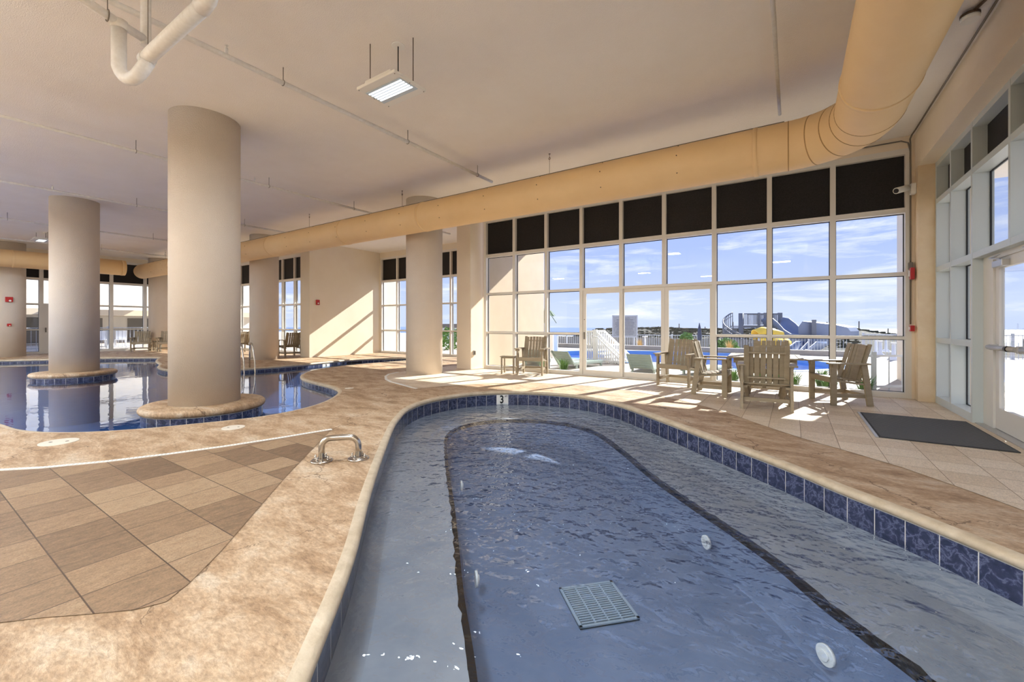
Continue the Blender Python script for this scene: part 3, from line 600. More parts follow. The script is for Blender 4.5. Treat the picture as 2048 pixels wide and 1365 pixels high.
# ------------------------------------------------------------------ lamps
def lamp(loc, label, group=None, power=LAMP_POWER):
    root = empty('ceiling_lamp', loc); tag(root, label, 'lamp', group)
    w, d = .64, .47
    mb = MB(); mb.box((-w / 2, -d / 2, .0), (w / 2, d / 2, .035), .008); mb.box((-w / 2 + .1, -d / 2 + .03, .035), (w / 2 - .1, d / 2 - .03, .09), .02); mb.build('housing', M_WHITE, root)
    mb = MB(); mb.box((-w / 2 + .03, -d / 2 + .1, -.004), (w / 2 - .03, d / 2 - .1, .001)); mb.build('diffuser', mat('lamp_lens', (190, 206, 218), .3), root)
    for k in range(5):
        mb = MB(); y = -d / 2 + .13 + k * .04
        mb.box((-w / 2 + .05, y, -.009), (w / 2 - .05, y + .02, -.004)); mb.build('light_strip', M_LED, root)
    if not group:
        for sx in (-1, 1):
            for sy in (-1, 0, 1): mb = MB(); mb.cyl((sx * (w / 2 - .018), sy * (d / 2 - .02), -.004), (sx * (w / 2 - .018), sy * (d / 2 - .02), .001), .006, 8); mb.build('screw', M_GREY, root)
    for (x, y) in ((-.25, -.1), (.25, .1)):
        mb = MB(); mb.cyl((x, y, .06), (x, y, CEIL - loc[2]), .005, 6); mb.build('hanging_rod', M_ROD, root)
    mb = MB(); mb.cyl((0, .1, .09), (0, .1, CEIL - loc[2]), .007, 8); mb.build('power_cord', M_BLACK, root)
    mb = MB(); mb.cyl((0, .1, CEIL - loc[2] - .012), (0, .1, CEIL - loc[2]), .075, 24); mb.build('ceiling_plate', M_WHITE, root)
    mb = MB(); mb.box((-.33, -.14, .02), (-.31, -.06, .12)); mb.box((-.33, -.12, .11), (-.24, -.08, .125)); mb.build('bracket', M_ALU, root)
    for nm, z, rx, e in (('lamp_light', -.02, 0, power), ('fill_uplight', .12, math.pi, LAMP_POWER * 1.35 if group else 0)):  # uplight is added only on the unseen lamps, to brighten the ceiling
        if e <= 0: continue
        l = bpy.data.lights.new(nm, 'AREA'); l.shape = 'RECTANGLE'; l.size = w; l.size_y = d; l.energy = e; l.color = (.79, .90, 1)
        lo = bpy.data.objects.new(nm, l); COL.objects.link(lo); lo.parent = root; lo.location = (0, 0, z); lo.rotation_euler = (rx, 0, 0)
    return root
lamp((-3.87, 3.32, 4.0), 'lit square lamp hanging from the ceiling, right of the white pipes', power=55)
lamp((-22.3, 3.35, 4.28), 'small distant lit lamp above the capped duct at left', power=30)
for (x, y) in ((-.4, -1.4), (-6.5, -2.2), (-11.5, -2.2), (-16.5, -2.2), (-21.5, -2.2), (-4, -5.6), (-11.5, -5.6), (-19, -5.6)):  # lamps added out of view to fill the room with light
    lamp((x, y, 4.0), 'added fill lamp hanging unseen behind the viewer', 'added fill lamps behind the viewer', LAMP_POWER * (1.15 if x > -1 else .45 if x > -7 else 1.25))

# ------------------------------------------------------------------ small fixtures
root = empty('security_camera', (1.745, 9.9, 3.62)); tag(root, 'white security camera mounted at the corner beside the black panel', 'camera')
mb = MB(); mb.box((-.06, -.11, -.09), (.01, .01, .09), .01); mb.build('junction_box', M_WHITE, root)
mb = MB(); mb.tube([(-.05, -.06, 0), (-.12, -.08, -.01), (-.15, -.1, -.02)], .018, 12); mb.build('arm', M_WHITE, root)
mb = MB(); mb.tube([(-.1, -.06, .03), (-.27, -.24, -.04)], .052, 24); mb.build('body', M_WHITE, root)
mb = MB(); mb.tube([(-.265, -.235, -.038), (-.275, -.245, -.042)], .04, 24); mb.build('lens', M_BLACK, root)
for (z, hh, lb) in ((2.17, .2, 'red fire alarm strobe at the window corner, the upper one'), (1.23, .1, 'small red manual fire alarm box at the window corner, the lower one')):
    root = empty('fire_alarm', (1.735, 9.92, z)); tag(root, lb, 'fire alarm')
    mb = MB(); mb.box((-.055, -.12, -hh / 2), (.0, -.02, hh / 2), .006); mb.build('red_box', M_RED, root)
    mb = MB(); mb.box((-.07, -.1, -hh / 4), (-.055, -.05, hh / 4), .004); mb.build('front_lens', M_WHITE, root)
root = empty('conduit', (1.70, 9.925, 1.3)); tag(root, 'thin grey electrical conduit rising in the corner and running along the beam', 'conduit')
mb = MB(); mb.tube([(.0, .0, 0), (0, 0, 3.1), (-.01, -.03, 3.2), (-.0, -.12, 3.24), (.01, -.3, 3.25), (.01, -9, 3.25)], .012, 8); mb.build('tube', M_GREY, root)
mb = MB(); mb.tube([(.0, .0, 3.0), (-.03, 0, 3.15), (-.12, 0, 3.2), (-.3, 0, 3.2), (-1.1, 0, 3.2)], .012, 8); mb.build('side_tube', M_GREY, root)
mb = MB(); mb.box((-.03, -.04, .95), (.03, .03, 1.07), .005); mb.build('junction_box', M_GREY, root)
root = empty('smoke_detector', (1.55, 6.35, CEIL)); tag(root, 'round white detector disc on a dark pipe by the right beam', 'detector')
mb = MB(); mb.cyl((0, 0, -.1), (0, 0, -.055), .075, 24); mb.build('disc', M_WHITE, root)
mb = MB(); mb.cyl((0, 0, -.055), (0, 0, -.03), .078, 24); mb.tube([(0, 0, -.03), (.06, -.2, -.03), (.1, -.5, -.03), (.12, -2.5, -.03)], .016, 8); mb.build('dark_pipe', M_ROD, root)
root = empty('light_switch', (-7.735, 9.7, .47)); tag(root, 'small grey outlet box low on the sunlit pier', 'outlet')
mb = MB(); mb.box((.0, -.06, -.07), (.03, .03, .07), .006); mb.build('plate', M_ALU, root)
mb = MB(); mb.box((.03, -.045, -.05), (.036, .015, .05)); mb.build('cover', M_GREY, root)
root = empty('fire_alarm', (-15.74, 9.78, 2.17)); tag(root, 'small red fire alarm high on the sunlit cream wall', 'fire alarm')
mb = MB(); mb.box((0, -.07, -.1), (.05, .07, .1), .008); mb.build('red_box', M_RED, root)
mb = MB(); mb.cyl((.05, 0, -.04), (.065, 0, -.04), .03, 14); mb.build('front_lens', M_WHITE, root)
for (z, s_, lb) in ((2.28, .1, 'red fire alarm strobe on the column at the left edge'), (1.27, .055, 'small red pull box lower on the column at the left edge')):
    root = empty('fire_alarm', (-25.81, 3.0, z)); tag(root, lb, 'fire alarm')
    mb = MB(); mb.box((-.04, -s_, -s_), (.06, s_, s_), .01); mb.build('red_box', M_RED, root)
    mb = MB(); mb.cyl((.06, s_ * .2, -s_ * .5), (.075, s_ * .2, -s_ * .5), s_ * .35, 14); mb.build('front_lens', M_WHITE, root)
root = empty('security_camera', (-9.2, RY - .02, 3.4)); tag(root, 'small white camera on the recess window frame right of the column', 'camera')
mb = MB(); mb.box((-.16, -.12, -.04), (.06, .025, .04), .01); mb.build('body', M_WHITE, root)
# floor mat
root = empty('door_mat', (.79, 6.34, .004)); tag(root, 'black ribbed entrance mat with metal edge by the exit door', 'mat')
mb = MB(); mb.box((.03, .02, 0), (1.12, 1.64, .012), .003)
mb.build('carpet', M_MAT, root)
mb = MB()
for k in range(33): mb.bar((.05, .05 + k * .048, .0125), (1.1, .05 + k * .048, .0125), .02, .004)
mb.build('ribs', mat('mat_ribs', (92, 92, 94), .9), root)
mb = MB(); mb.box((0, 0, 0), (.03, 1.66, .012), .003); mb.build('edge_strip', M_ALU, root)
# lids set in the deck
for (x, y, r_, lb) in ((-6.74, 1.14, .16, 'largest round white skimmer lid in the stone border at left'), (-5.86, 2.51, .125, 'round white skimmer lid near the end of the drain strip'), (-7.5, 5.35, .085, 'faint round lid on the deck by the inner bend of the pool')):
    root = empty('skimmer_lid', (x, y, 0)); tag(root, lb, 'lid')
    mb = MB(); mb.cyl((0, 0, -.01), (0, 0, .006), r_, 40); mb.build('disc', mat('lid_white', (222, 212, 196), .5), root)
    mb = MB(); t = Vector((.62, .78, 0)) * r_ * .45
    for s_ in (-1, 1): mb.cyl(t * s_ + Vector((0, 0, .005)), t * s_ + Vector((0, 0, .0072)), r_ * .1, 12)
    mb.build('finger_holes', M_ROD, root)
root = empty('depth_tile', (-8.2, .62, 0)); tag(root, 'white deck tile with black markings at the left picture edge', 'tile')
mb = MB(); mb.box((-.2, -.1, -.01), (.2, .1, .004)); mb.build('tile', M_WHITE, root)
mb = MB(); mb.tube([(-.1 + .05 * math.cos(a), .05 * math.sin(a), .0045) for a in (2 * math.pi * k / 20 for k in range(21))], .006, 6); mb.bar((-.14, -.04, .0045), (-.06, .04, .0045), .01, .003); mb.bar((.04, -.05, .0045), (.04, .05, .0045), .012, .003); mb.bar((.1, -.05, .0045), (.1, .05, .0045), .012, .003); mb.build('marking', M_INK, root)

# grab rail
gx, gy = -3.73, 2.36; dx, dy = .235, .235; 
root = empty('grab_rail', (gx, gy, 0)); tag(root, 'low polished steel grab rail bolted to the stone border beside the spa', 'grab rail')
Lg = math.hypot(dx, dy); ux, uy = dx / Lg, dy / Lg
def G(s_, z): return (ux * s_, uy * s_, z)
arc = [G(0, 0), G(0, .13)] + [G(.085 - .085 * math.cos(a), .13 + .085 * math.sin(a)) for a in (math.pi / 2 * k / 6 for k in range(1, 7))] + [G(Lg - .085 + .085 * math.sin(a), .13 + .085 * math.cos(a)) for a in (math.pi / 2 * k / 6 for k in range(0, 7))] + [G(Lg, 0)]
mb = MB(); mb.tube(arc, .029, 20); mb.build('tube', M_STEEL, root)
for s_ in (0, Lg):
    c = Vector(G(s_, 0)); mb = MB(); mb.lathe(c, [(.0, .0), (.1, .0), (.1, .01), (.092, .016), (.035, .018), (.026, .03)], 36); fl_ = mb.build('base_flange', M_STEEL, root)
    for a in (.4, 1.97, 3.54, 5.1):
        q = c + Vector((.066 * math.cos(a), .066 * math.sin(a), .014)); mb = MB(); mb.cyl(q, q + Vector((0, 0, .014)), .012, 6); mb.cyl(q + Vector((0, 0, .014)), q + Vector((0, 0, .03)), .009, 12); mb.tube([q + Vector((0, 0, .03)), q + Vector((0, 0, .036)), q + Vector((0, 0, .041))], .009, 12, rs=[.009, .008, .003]); mb.build('bolt', M_STEEL, fl_)

# ------------------------------------------------------------------ chairs
def make_chair():
    """faces -Y; 0.60 wide, back 1.0 high"""
    root = empty('armchair')
    w = .325
    for s_ in (-1, 1):
        x = s_ * w
        mb = MB(); mb.box((x - .019, -.27, 0), (x + .019, -.185, .655), .004); mb.build('leg', M_CHAIR, root)
        mb = MB(); mb.prism([(.16, .655), (.245, .655), (.335, 0), (.25, 0)], x - .019, x + .019, Matrix(((0, 0, 1, 0), (1, 0, 0, 0), (0, 1, 0, 0), (0, 0, 0, 1)))); mb.build('leg', M_CHAIR, root)
        mb = MB(); mb.box((x - .065 + s_ * .012, -.31, .655), (x + .055 + s_ * .012, .27, .68), .006); mb.build('armrest', M_CHAIR, root)
        mb = MB(); mb.prism([(-.26, .61), (-.2, .655), (-.26, .655)], x - .055, x + .055, Matrix(((0, 0, 1, 0), (1, 0, 0, 0), (0, 1, 0, 0), (0, 0, 0, 1)))); mb.build('arm_bracket', M_CHAIR, root)
        xi = s_ * (w - .037)
        mb = MB(); mb.bar((xi, -.24, .40), (xi, .25, .335), .03, .08, .004, up=(1, 0, 0)); mb.build('seat_rail', M_CHAIR, root)
        mb = MB(); mb.box((xi - .014, -.2, .12), (xi + .014, .28, .18), .004); mb.build('stretcher', M_CHAIR, root)
        # back stile
        mb = MB(); mb.bar((s_ * .262, .15, .34), (s_ * .262, .325, .975), .03, .07, .004, up=(1, 0, 0)); mb.build('back_stile', M_CHAIR, root)
    mb = MB(); mb.box((-w + .02, -.275, .36), (w - .02, -.245, .45), .004); mb.build('seat_apron', M_CHAIR, root)
    mb = MB(); mb.box((-w + .03, .265, .125), (w - .03, .295, .18), .004); mb.build('stretcher', M_CHAIR, root)
    mb = MB()
    for k in range(6):
        y = -.235 + k * .078; z = .447 - .02 * math.sin(math.pi * (k + .5) / 6) - k * .011
        mb.box((-w + .02, y, z - .009), (w - .02, y + .07, z + .009), .003)
    mb.build('seat', M_CHAIR, root)
    mb = MB(); d = Vector((0, .175, .66)).normalized()
    for k in range(6):
        t = (k - 2.5) / 2.5; x = t * .204; cv = .022 * (1 - t * t); l0 = .02; l1 = .63 - .012 * t * t
        a = Vector((x, .135 + cv, .36)) + d * l0; b = Vector((x, .135 + cv, .36)) + d * l1
        mb.bar(a, b, .066, .018, .003, up=(0, 1, 0)) if False else mb.bar(a, b, .018, .069, .003, up=(1, 0, 0))
    mb.build('back_slats', M_CHAIR, root)
    mb = MB()
    for h in (.12, .52):
        mb = MB(); c = Vector((0, .178, .36)) + d * h; mb.bar(c - Vector((.25, 0, 0)), c + Vector((.25, 0, 0)), .03, .025, .003); mb.build('back_rail', M_CHAIR, root)
    return root
chair0 = make_chair()
CH = [((-5.62, 9.45), 14, 'taupe slatted armchair beside the small side table, far left of the window row'),
      ((-2.05, 9.48), -9, 'taupe slatted armchair facing the viewer just left of the sliding door edge'),
      ((-1.24, 8.72), 90, 'armchair seen side-on at the left of the dining table, facing right'),
      ((-.35, 7.72), 184, 'armchair seen from behind in front of the dining table'),
      ((-.36, 9.57), 0, 'armchair mostly hidden behind the dining table, only its back top showing'),
      ((.62, 8.86), -66, 'armchair at the right of the dining table, angled toward it'),
      ((-17.0, 9.35), -90, 'distant armchair in profile against the narrow windows left of the sunlit wall'),
      ((-21.2, 9.35), -90, 'distant armchair partly hidden between the nearest column and the handrail column'),
      ((-25.9, 7.1), 62, 'distant armchair left of the tiny table at the far left windows'),
      ((-24.9, 7.8), 62, 'distant armchair right of the tiny table, half hidden by the nearest column')]
for i, ((x, y), a, lb) in enumerate(CH):
    c = chair0 if i == 0 else copy_tree(chair0)
    c.location = (x, y, .005 if i < 6 else 0); c.rotation_euler = (0, 0, R(a)); tag(c, lb, 'chair', 'slatted armchairs')
def small_table(loc, s_, h, label):
    root = empty('side_table', loc); tag(root, label, 'table')
    mb = MB()
    for k in range(4): mb.box((-s_ / 2 + k * s_ / 4 + .002, -s_ / 2, h - .02), (-s_ / 2 + (k + 1) * s_ / 4 - .002, s_ / 2, h), .003)
    mb.build('tabletop', M_CHAIR, root)
    for sx in (-1, 1):
        for sy in (-1, 1):
            mb = MB(); x, y = sx * (s_ / 2 - .04), sy * (s_ / 2 - .04); mb.box((x - .018, y - .018, 0), (x + .018, y + .018, h - .02), .003); mb.build('leg', M_CHAIR, root)
        mb = MB(); mb.box((sx * (s_ / 2 - .04) - .01, -s_ / 2 + .05, .15), (sx * (s_ / 2 - .04) + .01, s_ / 2 - .05, .18)); mb.build('stretcher', M_CHAIR, root)
    mb = MB(); mb.box((-s_ / 2 + .05, -.012, .15), (s_ / 2 - .05, .012, .18)); mb.build('cross_brace', M_CHAIR, root)
    mb = MB(); mb.box((-s_ / 2 + .03, -s_ / 2 + .03, h - .055), (s_ / 2 - .03, s_ / 2 - .03, h - .02)); mb.build('apron', M_CHAIR, root)
    return root
st = small_table((-6.25, 9.3, .005), .4, .46, 'small square side table left of the leftmost armchair by the window'); st.rotation_euler.z = R(20)
small_table((-25.55, 7.62, 0), .3, .5, 'tiny distant side table between two armchairs at far left')
# dining table
root = empty('dining_table', (-.42, 8.72, .005), R(3)); tag(root, 'square taupe slatted dining table with four armchairs around it', 'table')
mb = MB(); s_ = 1.1
mb.box((-s_ / 2, -s_ / 2, .715), (s_ / 2, -s_ / 2 + .07, .74), .004); mb.box((-s_ / 2, s_ / 2 - .07, .715), (s_ / 2, s_ / 2, .74), .004)
mb.box((-s_ / 2, -s_ / 2 + .07, .715), (-s_ / 2 + .07, s_ / 2 - .07, .74), .004); mb.box((s_ / 2 - .07, -s_ / 2 + .07, .715), (s_ / 2, s_ / 2 - .07, .74), .004)
for k in range(10): mb.box((-s_ / 2 + .073 + k * .0955, -s_ / 2 + .072, .717), (-s_ / 2 + .073 + k * .0955 + .09, s_ / 2 - .072, .737), .002)
mb.build('tabletop', M_CHAIR, root)
mb = MB()
for a, b in (((-.46, -.44), (.46, -.4)), ((-.46, .4), (.46, .44)), ((-.46, -.4), (-.42, .4)), ((.42, -.4), (.46, .4))): mb.box((*a, .63), (*b, .715), .003)
mb.build('apron', M_CHAIR, root)
for sx in (-1, 1):
    for sy in (-1, 1):
        mb = MB(); mb.bar((sx * .4, sy * .38, .7), (sx * .26, sy * .26, 0), .07, .07, .004); mb.build('leg', M_CHAIR, root)
mb = MB(); mb.box((-.3, -.03, .2), (.3, .03, .27), .004); mb.box((-.03, -.3, .2), (.03, -.03, .27), .004); mb.box((-.03, .03, .2), (.03, .3, .27), .004); mb.build('cross_brace', M_CHAIR, root)
#OUTSIDE#
# ------------------------------------------------------------------ outside
M_TERR = mat('terrace_concrete', (186, 178, 168), .8, col2=(168, 160, 150), scale=1.5)
M_SAND = mat('white_sand', (206, 202, 196), .9, col2=(190, 184, 176), scale=.4)
M_DUNE = mat('dune_scrub', (70, 66, 56), .95, col2=(48, 48, 42), scale=1.3, bump=1, bscale=4)
M_SEA = mat('sea', (104, 128, 164), .35, col2=(88, 112, 152), scale=.05)
M_BLUE = mat('slide_blue', (112, 128, 158), .4)
M_YEL = mat('slide_yellow', (250, 206, 70), .35)
M_SLATE = mat('slide_steel', (112, 118, 130), .5, .2)
M_WHITEP = mat('white_paint', (240, 240, 240), .5)
M_FENCE = mat('white_fence', (190, 194, 202), .5)
M_GREEN = mat('leaf_green', (128, 164, 84), .6, col2=(90, 130, 62), scale=30)
M_STRAW = mat('straw_grass', (222, 190, 130), .7, col2=(196, 166, 104), scale=30)
M_TREE = mat('tree_green', (86, 112, 74), .8, col2=(58, 84, 52), scale=2)
M_LOUNGE = mat('grey_green_plastic', (170, 182, 172), .5)
OP = [(-9.5, 15.9), (-8.0, 15.4), (-5.5, 15.0), (-3.2, 14.2), (-.6, 14.3), (.9, 15.7), (1.3, 17.0), (.7, 18.6), (-.2, 20.2), (-1.6, 21.4), (-4.5, 21.4), (-6.6, 21.0), (-8.2, 20.2), (-9.4, 18.5), (-9.9, 16.4)]
opool = smooth_closed(OP, .2)
mb = MB(); mb.fill([[(-46, 10.0), (-16.1, 10.52), (-16.1, 13.02), (-7.76, 13.02), (-7.7, 10.1), (2.36, 10.1), (2.36, -20), (30, -20), (30, 24.0), (-46, 24.0)], off(opool, 0)], -.04); struct('floor_terrace', mb, M_TERR)
mb = MB(); mb.fill([[(-46, -20), (-27.75, -20), (-27.75, 10.6), (-46, 10.6)]], -.03); struct('floor_terrace', mb, M_TERR)
root = empty('outdoor_pool', (0, 0, 0)); tag(root, 'bright blue outdoor pool on the terrace beyond the sliding door', 'pool')
mb = MB(); mb.ribbon(opool, [(.25, -.03), (0, -.02), (0, -.6)]); mb.fill([off(opool, 0)], -.6); mb.build('basin', mat('outdoor_pool_plaster', (120, 170, 230), .6), root)
mb = MB(); mb.fill([off(opool, 0)], -.16); mb.build('water', M_WOUT, root, recalc=False)
# low stone border beyond the outdoor pool
root = empty('planting_border', (-12, 22.2, -.04)); tag(root, 'low pale kerb band with plants behind the outdoor pool', 'kerb')
mb = MB(); mb.box((0, 0, 0), (14, .3, .22), .02); mb.build('kerb', M_TERR, root)
# terrain
def ground_z(x, y):
    z = -.06
    if y > 24: z -= .7 * min(1, (y - 24) / 6)
    if y > 34 and x < 16:
        k = min(1, (y - 34) / 10) * (1 - min(1, max(0, (y - 60) / 14))) * min(1, max(0, (16 - x) / 12)) * min(1, max(0, (x + 23) / 5))
        z += k * (1.4 + .35 * mnoise.noise(Vector((x * .11, y * .11, 0))) + .2 * mnoise.noise(Vector((x * .5, y * .5, 4))))
    if y > 70: z -= (y - 70) * .035
    return z
def grid(x0, x1, y0, y1, nx, ny, keep):
    mb = MB(); V = [[mb.bm.verts.new((x0 + (x1 - x0) * i / nx, y0 + (y1 - y0) * j / ny, ground_z(x0 + (x1 - x0) * i / nx, y0 + (y1 - y0) * j / ny))) for i in range(nx + 1)] for j in range(ny + 1)]
    for j in range(ny):
        for i in range(nx): f = mb.bm.faces.new((V[j][i], V[j][i + 1], V[j + 1][i + 1], V[j + 1][i])); f.smooth = True
    return mb
g1 = grid(-120, 120, 24, 160, 120, 90, None)
o = g1.build('ground', M_SAND); o['kind'] = 'structure'; me = o.data; me.materials.append(M_DUNE)
for p in me.polygons:
    if p.center.y > 35 and p.center.y < 74 and p.center.z > -.62 and p.center.x < 20: p.material_index = 1
mb = MB(); mb.fill([[(-500, 72), (500, 72), (500, 420), (-500, 420)]], -2.4); struct('ground_sea', mb, M_SEA)
mb = MB(); mb.fill([[(30, -60), (140, -60), (140, 24), (30, 24)]], -.1); struct('ground_sand', mb, M_SAND)
mb = MB(); mb.fill([[(-140, -60), (-46, -60), (-46, 24), (-140, 24)]], -.1); struct('ground_sand', mb, M_SAND)
mb = MB(); mb.fill([[(-6.5, 10.12), (1.75, 10.12), (1.75, 11.1), (-6.5, 11.1)]], -.03); struct('ground_bed', mb, M_DUNE)

# grass clumps
def clump(name, n, h, spread, m):
    mb = MB()
    for k in range(n):
        a = random.random() * 6.28; r0 = random.random() * spread * .3; hh = h * random.uniform(.55, 1); ln = random.uniform(.3, 1) * spread
        p0 = Vector((r0 * math.cos(a), r0 * math.sin(a), 0)); d = Vector((math.cos(a), math.sin(a), 0)); sd = Vector((-d.y, d.x, 0)) * .008
        p1 = p0 + d * ln * .4 + Vector((0, 0, hh * .7)); p2 = p0 + d * ln + Vector((0, 0, hh))
        v = [mb.bm.verts.new(q) for q in (p0 - sd, p0 + sd, p1 + sd * .8, p1 - sd * .8, p2)]
        mb.bm.faces.new(v[:4]); mb.bm.faces.new((v[3], v[2], v[4]))
    root = empty(name); mb.build('blades', m, root, recalc=False); return root
c0 = clump('grass_clump', 110, .42, .28, M_GREEN)
sp_ = [(-5.9, 10.6), (-5.4, 10.8), (-1.1, 10.55), (-.55, 10.5), (0, 10.55), (.5, 11.2), (.6, 10.45), (1.15, 10.4), (-.3, 11.2), (-.9, 11.25)]
for i, (x, y) in enumerate(sp_):
    c = c0 if i == 0 else copy_tree(c0); c.location = (x, y, -.04); c.rotation_euler = (0, 0, i * 1.7)
    tag(c, ['green grass tuft outside the glass behind the leftmost armchair', 'green grass tuft just outside the glass by the dining set'][0 if i < 2 else 1] + ', ' + ['left one', 'right one', 'farthest left', 'left of the table', 'under the table', 'back row right', 'just right of the table', 'behind the right armchair', 'back row middle', 'back row left'][i], 'plant', 'grass tufts outside the left glass' if i < 2 else 'grass tufts outside the glass by the dining set')
c1 = clump('ornamental_grass', 90, .75, .3, M_STRAW)
for i, (x, y) in enumerate([(-8.6, 23.4), (-7.0, 23.3), (-5.6, 23.4), (-4.7, 23.3), (-2.6, 23.4)]):
    c = c1 if i == 0 else copy_tree(c1); c.location = (x, y, -.1); c.rotation_euler = (0, 0, i * 2.1)
    tag(c, 'straw coloured feathery grass clump beyond the outdoor pool, ' + ['leftmost of five', 'second from left', 'third from left', 'fourth from left', 'rightmost of five'][i], 'plant', 'straw grass beyond the pool')
def blob_bush(name, loc, rx, rz, m, label, group=None, n=900, leaf=.09, cat='bush'):
    root = empty(name, loc); tag(root, label, cat, group); mb = MB()
    for k in range(n):
        a = random.random() * 6.28; u = random.uniform(-.2, 1); r = math.sqrt(max(0, 1 - u * u)) * random.uniform(.75, 1.05)
        c = Vector((rx * r * math.cos(a), rx * r * math.sin(a), rz * (u + .2)))
        c += Vector([random.gauss(0, rx * .1) for _ in range(3)]); e1 = Vector([random.gauss(0, 1) for _ in range(3)]).normalized() * leaf; e2 = e1.orthogonal().normalized() * leaf * .6
        v = [mb.bm.verts.new(c + q) for q in (-e1, e2, e1, -e2)]; mb.bm.faces.new(v)
    mb.build('foliage', m, root, recalc=False)
    t = MB(); t.tube([(0, 0, -.05), (rx * .05, 0, rz * .5)], rx * .08, 8); t.build('stem', M_ROD, root); return root
for (x, y, r_, h_, lb) in ((-11.6, 18.0, .8, 1.0, 'green shrub left of the white stairs'), (-13.2, 21, 1.0, 1.1, 'green shrub behind the white gate posts'), (-3.0, 25.2, .6, .45, 'green shrub beyond the pool below the spiral stair'), (-5.2, 26.4, .4, .7, 'green shrub seen just left of the window mullion by the yellow slide')):
    blob_bush('shrub', (x, y, -.1), r_, h_, M_GREEN, lb)
# white exterior stair with lattice rail: landing at left, descending to the right
root = empty('white_stair', (-6.1, 13.75, -.04)); tag(root, 'white slatted outdoor stair descending to the right, seen through the sliding door', 'stair')
yb = 0
def stair_rail(parent, y):
    mb = MB(); mb.bar((0, y, 1.1), (.45, y, 1.1), .07, .05); mb.bar((.45, y, 1.1), (1.55, y, .1), .07, .05); mb.build('handrail', M_WHITEP, parent)
    mb = MB()
    for k in range(19):
        x = .04 + k * .08; top = 1.08 if x < .45 else 1.08 - (x - .45) * .91
        if top > .15: mb.box((x - .022, y - .012, .02), (x + .022, y + .012, top))
    mb.bar((0, y, .62), (.9, y, .62), .05, .04); mb.bar((0, y, .1), (1.4, y, .1), .05, .05); mb.build('slats', M_WHITEP, parent)
stair_rail(root, 0); stair_rail(root, .8)
mb = MB()
for x in (0, .45): mb.box((x - .05, -.05, 0), (x + .05, .05, 1.16))
mb.build('posts', M_WHITEP, root)
mb = MB(); mb.box((0, .05, .4), (.45, .75, .44))
for k in range(3): mb.box((.45 + k * .3, .05, .3 - k * .1), (.75 + k * .3, .75, .34 - k * .1))
mb.build('treads', M_WHITEP, root)
mb = MB(); mb.tube([(.4, -.2, .6), (.4, -.2, .85), (.46, -.2, .93), (.6, -.2, .9), (1.5, -.2, .05)], .022, 8); mb.build('grab_tube', M_WHITEP, root)
# white posts / gate left of the stair
for (x, y, h_, lb) in ((-8.2, 14.9, .95, 'short white post panel left of the white stair'), (-9.3, 17.4, .85, 'white gate post among shrubs left of the white stair')):
    root = empty('white_post', (x, y, -.04)); tag(root, lb, 'post'); mb = MB(); mb.box((-.3, -.04, 0), (.3, .04, h_), .01); mb.build('panel', M_WHITEP, root); mb = MB(); mb.box((-.34, -.07, h_), (.34, .07, h_ + .05), .01); mb.build('cap', M_WHITEP, root)
# pool loungers / beach chairs by the glass
def lounger():
    root = empty('sun_lounger'); d = Vector((0, -.6, .72)).normalized()
    for s_ in (-1, 1):
        mb = MB(); a = Vector((s_ * .3, 0, .1)); mb.bar(a, a + d * .56, .04, .05, .004, up=(1, 0, 0)); mb.build('back_stile', M_LOUNGE, root)
        mb = MB(); mb.box((s_ * .3 - .02, 0, .1), (s_ * .3 + .02, 1.5, .17), .004); mb.build('side_rail', M_LOUNGE, root)
        for y in (.1, 1.4):
            mb = MB(); mb.box((s_ * .3 - .025, y - .03, 0), (s_ * .3 + .025, y + .03, .12)); mb.build('leg', M_LOUNGE, root)
    mb = MB()
    for k in range(6):
        c = Vector((0, 0, .11)) + d * (.05 + k * .092); mb.bar(c - Vector((.28, 0, 0)), c + Vector((.28, 0, 0)), .02, .075, .002, up=tuple(d))
    mb.build('back_slats', M_LOUNGE, root)
    mb = MB()
    for k in range(14): mb.box((-.28, .05 + k * .104, .165), (.28, .05 + k * .104 + .08, .185))
    mb.build('seat_slats', M_LOUNGE, root); return root
l0 = lounger()
for i, ((x, y), a, lb) in enumerate([((-3.45, 11.7), 0, 'grey slatted lounger back seen through the middle door leaf'), ((-2.2, 11.9), -20, 'grey slatted lounger behind the second armchair, turned aside'), ((-7.0, 11.9), 20, 'green grey slatted lounger outside behind the leftmost armchair'), ((-5.75, 11.7), -12, 'pale lounger outside left of the white stair')]):
    c = l0 if i == 0 else copy_tree(l0); c.location = (x, y, -.04); c.rotation_euler = (0, 0, R(a)); tag(c, lb, 'lounger', 'slatted loungers on the terrace')
# rules sign on posts
root = empty('notice_board', (-8.55, 25.4, -.2)); tag(root, 'large grey framed notice board on two posts beyond the pool', 'sign'); root.rotation_euler.z = R(20)
mb = MB(); mb.box((-.7, -.04, .75), (.7, .04, 2.0), .01)
mb.build('board', mat('notice_grey', (170, 172, 176), .6, col2=(150, 152, 158), scale=14), root)
mb = MB()
for a, b in (((-.75, .7), (.75, .76)), ((-.75, 1.99), (.75, 2.05)), ((-.75, .7), (-.69, 2.05)), ((.69, .7), (.75, 2.05))): mb.box((a[0], -.06, a[1]), (b[0], .06, b[1]))
mb.build('frame', M_FENCE, root)
for s_ in (-1, 1): mb = MB(); mb.box((s_ * .72 - .04, -.04, -.3), (s_ * .72 + .04, .04, .75)); mb.build('post', M_FENCE, root)
mb = MB()
for k in range(12):
    z = 1.88 - k * .09; w_ = (.3 if k == 0 else random.uniform(.45, .6)); mb.box((-w_, -.046, z - .012), (w_, -.04, z + .012))
mb.build('lines_of_print', mat('notice_ink', (96, 98, 104), .7), root)
